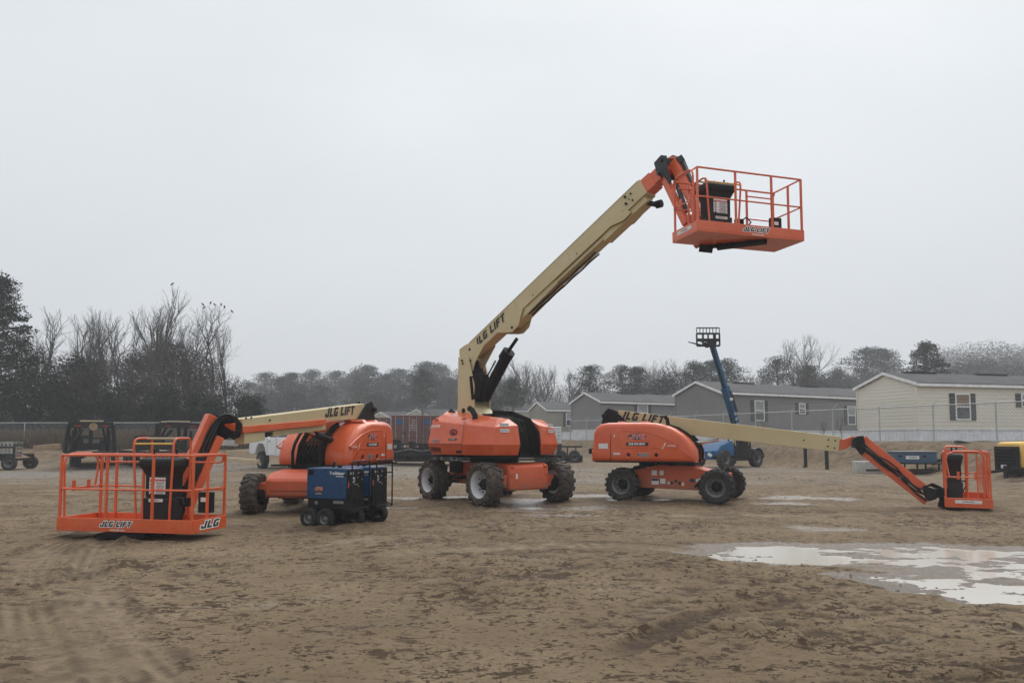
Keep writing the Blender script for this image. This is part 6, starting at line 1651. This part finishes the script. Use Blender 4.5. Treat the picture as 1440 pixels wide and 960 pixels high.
for px, top, Y in ((700, 520, 120), (722, 512, 115), (745, 520, 125), (765, 515, 112), (790, 522, 118), (808, 530, 125), (845, 528, 130), (905, 520, 125), (925, 512, 128), (951, 520, 130), (1048, 520, 150), (1062, 525, 150), (1075, 518, 160), (690, 530, 130), (712, 526, 132), (640, 522, 140), (1160, 520, 150), (958, 508, 140), (1225, 520, 150), (1255, 515, 160), (735, 505, 120)):
    T_('bare%d' % r3.randrange(5), px, top, Y, 'hazy bare tree in the far line behind the mobile homes', gbf, h0=12, wide=.95)
for key, px, top, Y, lab in (('pine0', 831, 515, 105, 'round topped pine alone above the smaller grey mobile home'), ('pine2', 875, 515, 110, 'left pine of the close pair over the smaller grey home'), ('pine1', 896, 517, 112, 'right pine of the close pair over the smaller grey home'), ('cedar0', 936, 518, 108, 'pointed evergreen left of the telehandler boom'), ('pine3', 976, 510, 115, 'thin pine just left of the telehandler boom'), ('pine0', 1002, 508, 112, 'dense pine behind the telehandler boom'), ('pine2', 1024, 506, 118, 'pine just right of the telehandler boom'), ('pine2', 1094, 503, 118, 'dense rounded pine left of the tall bare tree'), ('pine1', 1140, 515, 115, 'pine behind the tall bare tree'),
                             ('pine0', 1222, 490, 165, 'faint spreading tree over the left end of the cream home'), ('pine1', 1245, 492, 170, 'faint round tree beside the spreading one over the cream home'), ('bigpine', 1306, 480, 92, 'sharp dark fan shaped pine over the cream home roof'), ('pine3', 722, 533, 100, 'dark pine just right of the cream tower'), ('cedar1', 690, 548, 96, 'dark evergreen at the right foot of the cream tower'), ('pine3', 1180, 520, 150, 'faint pine left of the cream home gable')):
    T_(key, px, top, Y, lab, h0=7 if 'cedar' in key else 14, wide=1.3 if 'cedar' not in key else 1.0)
T_('oak', 1130, 478, 96, 'tall bare tree standing out above the largest grey home', h0=12, wide=.85)
px = 1330
while px < 1500:
    T_(r3.choice(('mist0', 'mist1', 'mist2')), px, 488 + r3.uniform(-5, 12), r3.uniform(300, 350), 'very faint tree in the misty wood beyond the cream home', 'misty wood beyond the cream home', h0=9, wide=1.2); px += r3.uniform(11, 18)
px = 1150
while px < 1500:
    T_(r3.choice(('cedar0', 'cedar1', 'cedar2')), px, 530 + r3.uniform(-8, 6) - (px > 1330) * 18, r3.uniform(170, 210), 'low misty evergreen just over the roofs at the right', 'low misty evergreens over the right roofs', h0=7, wide=1.3); px += r3.uniform(14, 22)
px = 640
while px < 1150:
    T_(r3.choice(('mist0', 'mist1', 'mist2')), px, 545 + r3.uniform(-8, 6), r3.uniform(160, 190), 'low misty growth just over the roofs of the grey homes', 'low misty growth over the grey homes', h0=9, wide=1.3); px += r3.uniform(14, 22)
# small bare saplings by the fence
for px, top, Y, lab in ((1182, 585, 44, 'thin bare sapling by the fence before the grey wall, right one'), (1158, 592, 46, 'thin bare sapling by the fence before the grey wall, left one'), (1075, 590, 50, 'thin bare sapling beside the fence under the grey home window')):
    T_('bare%d' % r3.randrange(5), px, top, Y, lab, h0=12, wide=.7)
# birds perched in the trees
def bird_mesh(name, p, rz, label, s_=1.0):
    m = MB(); L = Matrix.Translation(p) @ Matrix.Rotation(rz, 4, 'Z') @ Matrix.Scale(s_, 4); m.frame(L)
    prof = [(.01, -.32), (.06, -.26), (.08, -.1), (.14, .02), (.15, .12), (.11, .24), (.06, .3), (.075, .35), (.06, .4), (.012, .43), (.008, .48)]
    m.lathe(prof, (0, 0, .2), V((.75, 0, .65)), 10)
    m.tube([(.02, .04, .1), (.02, .04, -.02)], .012, 5); m.tube([(.02, -.04, .1), (.02, -.04, -.02)], .012, 5)
    return tag(m.build(name, 'bird', None, smooth=True), label, 'bird', 'dark birds perched in the bare trees')
def twig_tips(root):
    o = [c for c in C.objects if c.parent == root and c.name.startswith('crown')][0]
    Mx = Matrix.Translation(root.location) @ Matrix.Rotation(root.rotation_euler.z, 4, 'Z') @ Matrix.Diagonal((*root.scale, 1))
    return sorted([Mx @ v.co for v in o.data.vertices], key=lambda p: -p.z)
tips = twig_tips(TREE['tallest']); bird_mesh('bird', tips[0] + V((0, 0, -.05)), .5, 'dark bird on the tip of the tallest bare tree', .5)
tips = twig_tips(TREE['broad']); used = []; labs = ['dark bird on the topmost twig of the broad bare tree', 'second highest dark bird in the broad bare tree', 'third highest dark bird in the broad bare tree', 'dark bird just below the three highest in the broad bare tree', 'middle dark bird in the crown of the broad bare tree', 'dark bird under the middle one in the broad bare tree', 'lowest dark bird in the broad bare tree', ]
for p in tips[::3]:
    if all((p - q).length > .8 for q in used):
        bird_mesh('bird', p + V((0, 0, -.05)), rnd.uniform(0, 6), labs[len(used)], .45); used.append(p)
        if len(used) == len(labs): break
# dry brush along the left fence and straw on the banks
def blades(name, n, area, hgt, mat, seed, wd=.02):
    r_ = random.Random(seed); vs = []; fs = []
    for k in range(n):
        x, y = area(r_); z = gz(x, y) - .03; a = r_.uniform(0, PI); h = hgt * r_.uniform(.4, 1.2); dx, dy = math.cos(a) * wd, math.sin(a) * wd
        lx, ly = r_.gauss(0, .25) * h, r_.gauss(0, .25) * h; o = len(vs)
        vs += [(x - dx, y - dy, z), (x + dx, y + dy, z), (x + lx + dx * .3, y + ly, z + h), (x + lx - dx * .3, y + ly, z + h)]; fs.append((o, o + 1, o + 2, o + 3))
    me = bpy.data.meshes.new(name); me.from_pydata(vs, [], fs); me.materials.append(M[mat]); o = bpy.data.objects.new(name, me); C.objects.link(o); return tag(o, kind='stuff')
blades('dry_grass', 30000, lambda r_: (r_.uniform(-45, -9), 49.6 + 8 * r_.random() ** 1.4), 1.15, 'drygrass', 1, .035)
def bank_area(r_):
    t = r_.uniform(0, 1); s_ = r_.uniform(-4, 1.5); c_ = V((24, 28)).lerp(V((5.5, 70)), t); return c_.x + .91 * s_, c_.y + .41 * s_
blades('bank_grass', 14000, bank_area, .10, 'straw', 2, .008)

# ================================================================== sky, light, air
w = bpy.data.worlds.new('World'); scene.world = w; w.use_nodes = True; nt = w.node_tree; bg = nt.nodes['Background']
sky = nt.nodes.new('ShaderNodeTexSky'); sky.sky_type = 'NISHITA'; sky.sun_disc = False; sky.sun_elevation = R(48); sky.sun_rotation = R(20); sky.dust_density = 4; sky.air_density = 1.0
hsv = N(nt, 'ShaderNodeHueSaturation', Saturation=.25, Value=1.0); nt.links.new(sky.outputs[0], hsv.inputs['Color'])
tc = nt.nodes.new('ShaderNodeTexCoord'); mp = N(nt, 'ShaderNodeMapping'); mp.inputs['Scale'].default_value = (1, 1, 2.2); nt.links.new(tc.outputs['Generated'], mp.inputs[0])
cl = noise(nt, 1.6, 5, .5, mp.outputs[0], .4)
sx = nt.nodes.new('ShaderNodeSeparateXYZ'); nt.links.new(tc.outputs['Generated'], sx.inputs[0])
SK = 6.5
cloud = mixc(nt, ramp(nt, cl, .25, .75), (SK * .83, SK * .885, SK * .94), (SK * .98, SK * 1.03, SK * 1.08))
cloud = mixc(nt, ramp(nt, sx.outputs['Z'], .5, 1.0), cloud, (SK * 1.5, SK * 1.56, SK * 1.62))
cloud = mixc(nt, ramp(nt, sx.outputs['Z'], -.05, .42), (SK * .74, SK * .78, SK * .825), cloud)
mx = mixc(nt, .95, hsv.outputs[0], cloud)
nt.links.new(mx, bg.inputs['Color']); bg.inputs['Strength'].default_value = .1
sd = bpy.data.lights.new('sun', 'SUN'); sd.energy = 1.25; sd.angle = R(45); sd.color = (1, .97, .93)
so = bpy.data.objects.new('sun', sd); C.objects.link(so); so.rotation_euler = (R(42), 0, R(-20) + PI * 0); so.rotation_euler = (R(-42), 0, R(-20))
hzm = bpy.data.materials.new('thin_mist'); hzm.use_nodes = True; nt = hzm.node_tree; nt.nodes.clear()
out = nt.nodes.new('ShaderNodeOutputMaterial'); pv = nt.nodes.new('ShaderNodeVolumePrincipled'); pv.inputs['Color'].default_value = (.93, .96, 1, 1); pv.inputs['Density'].default_value = HAZE; pv.inputs['Anisotropy'].default_value = 0
nt.links.new(pv.outputs[0], out.inputs['Volume'])
m = MB(); m.box(-430, 430, -70, 720, -1.5, 26); h = m.build('haze', hzm, None); tag(h, kind='stuff'); h.display_type = 'WIRE'
scene.view_settings.view_transform = 'Standard'; scene.view_settings.look = 'None'; scene.view_settings.exposure = EXPO; scene.view_settings.gamma = 1
scene.cycles.volume_bounces = 1; scene.cycles.max_bounces = 6; scene.cycles.volume_step_rate = 5
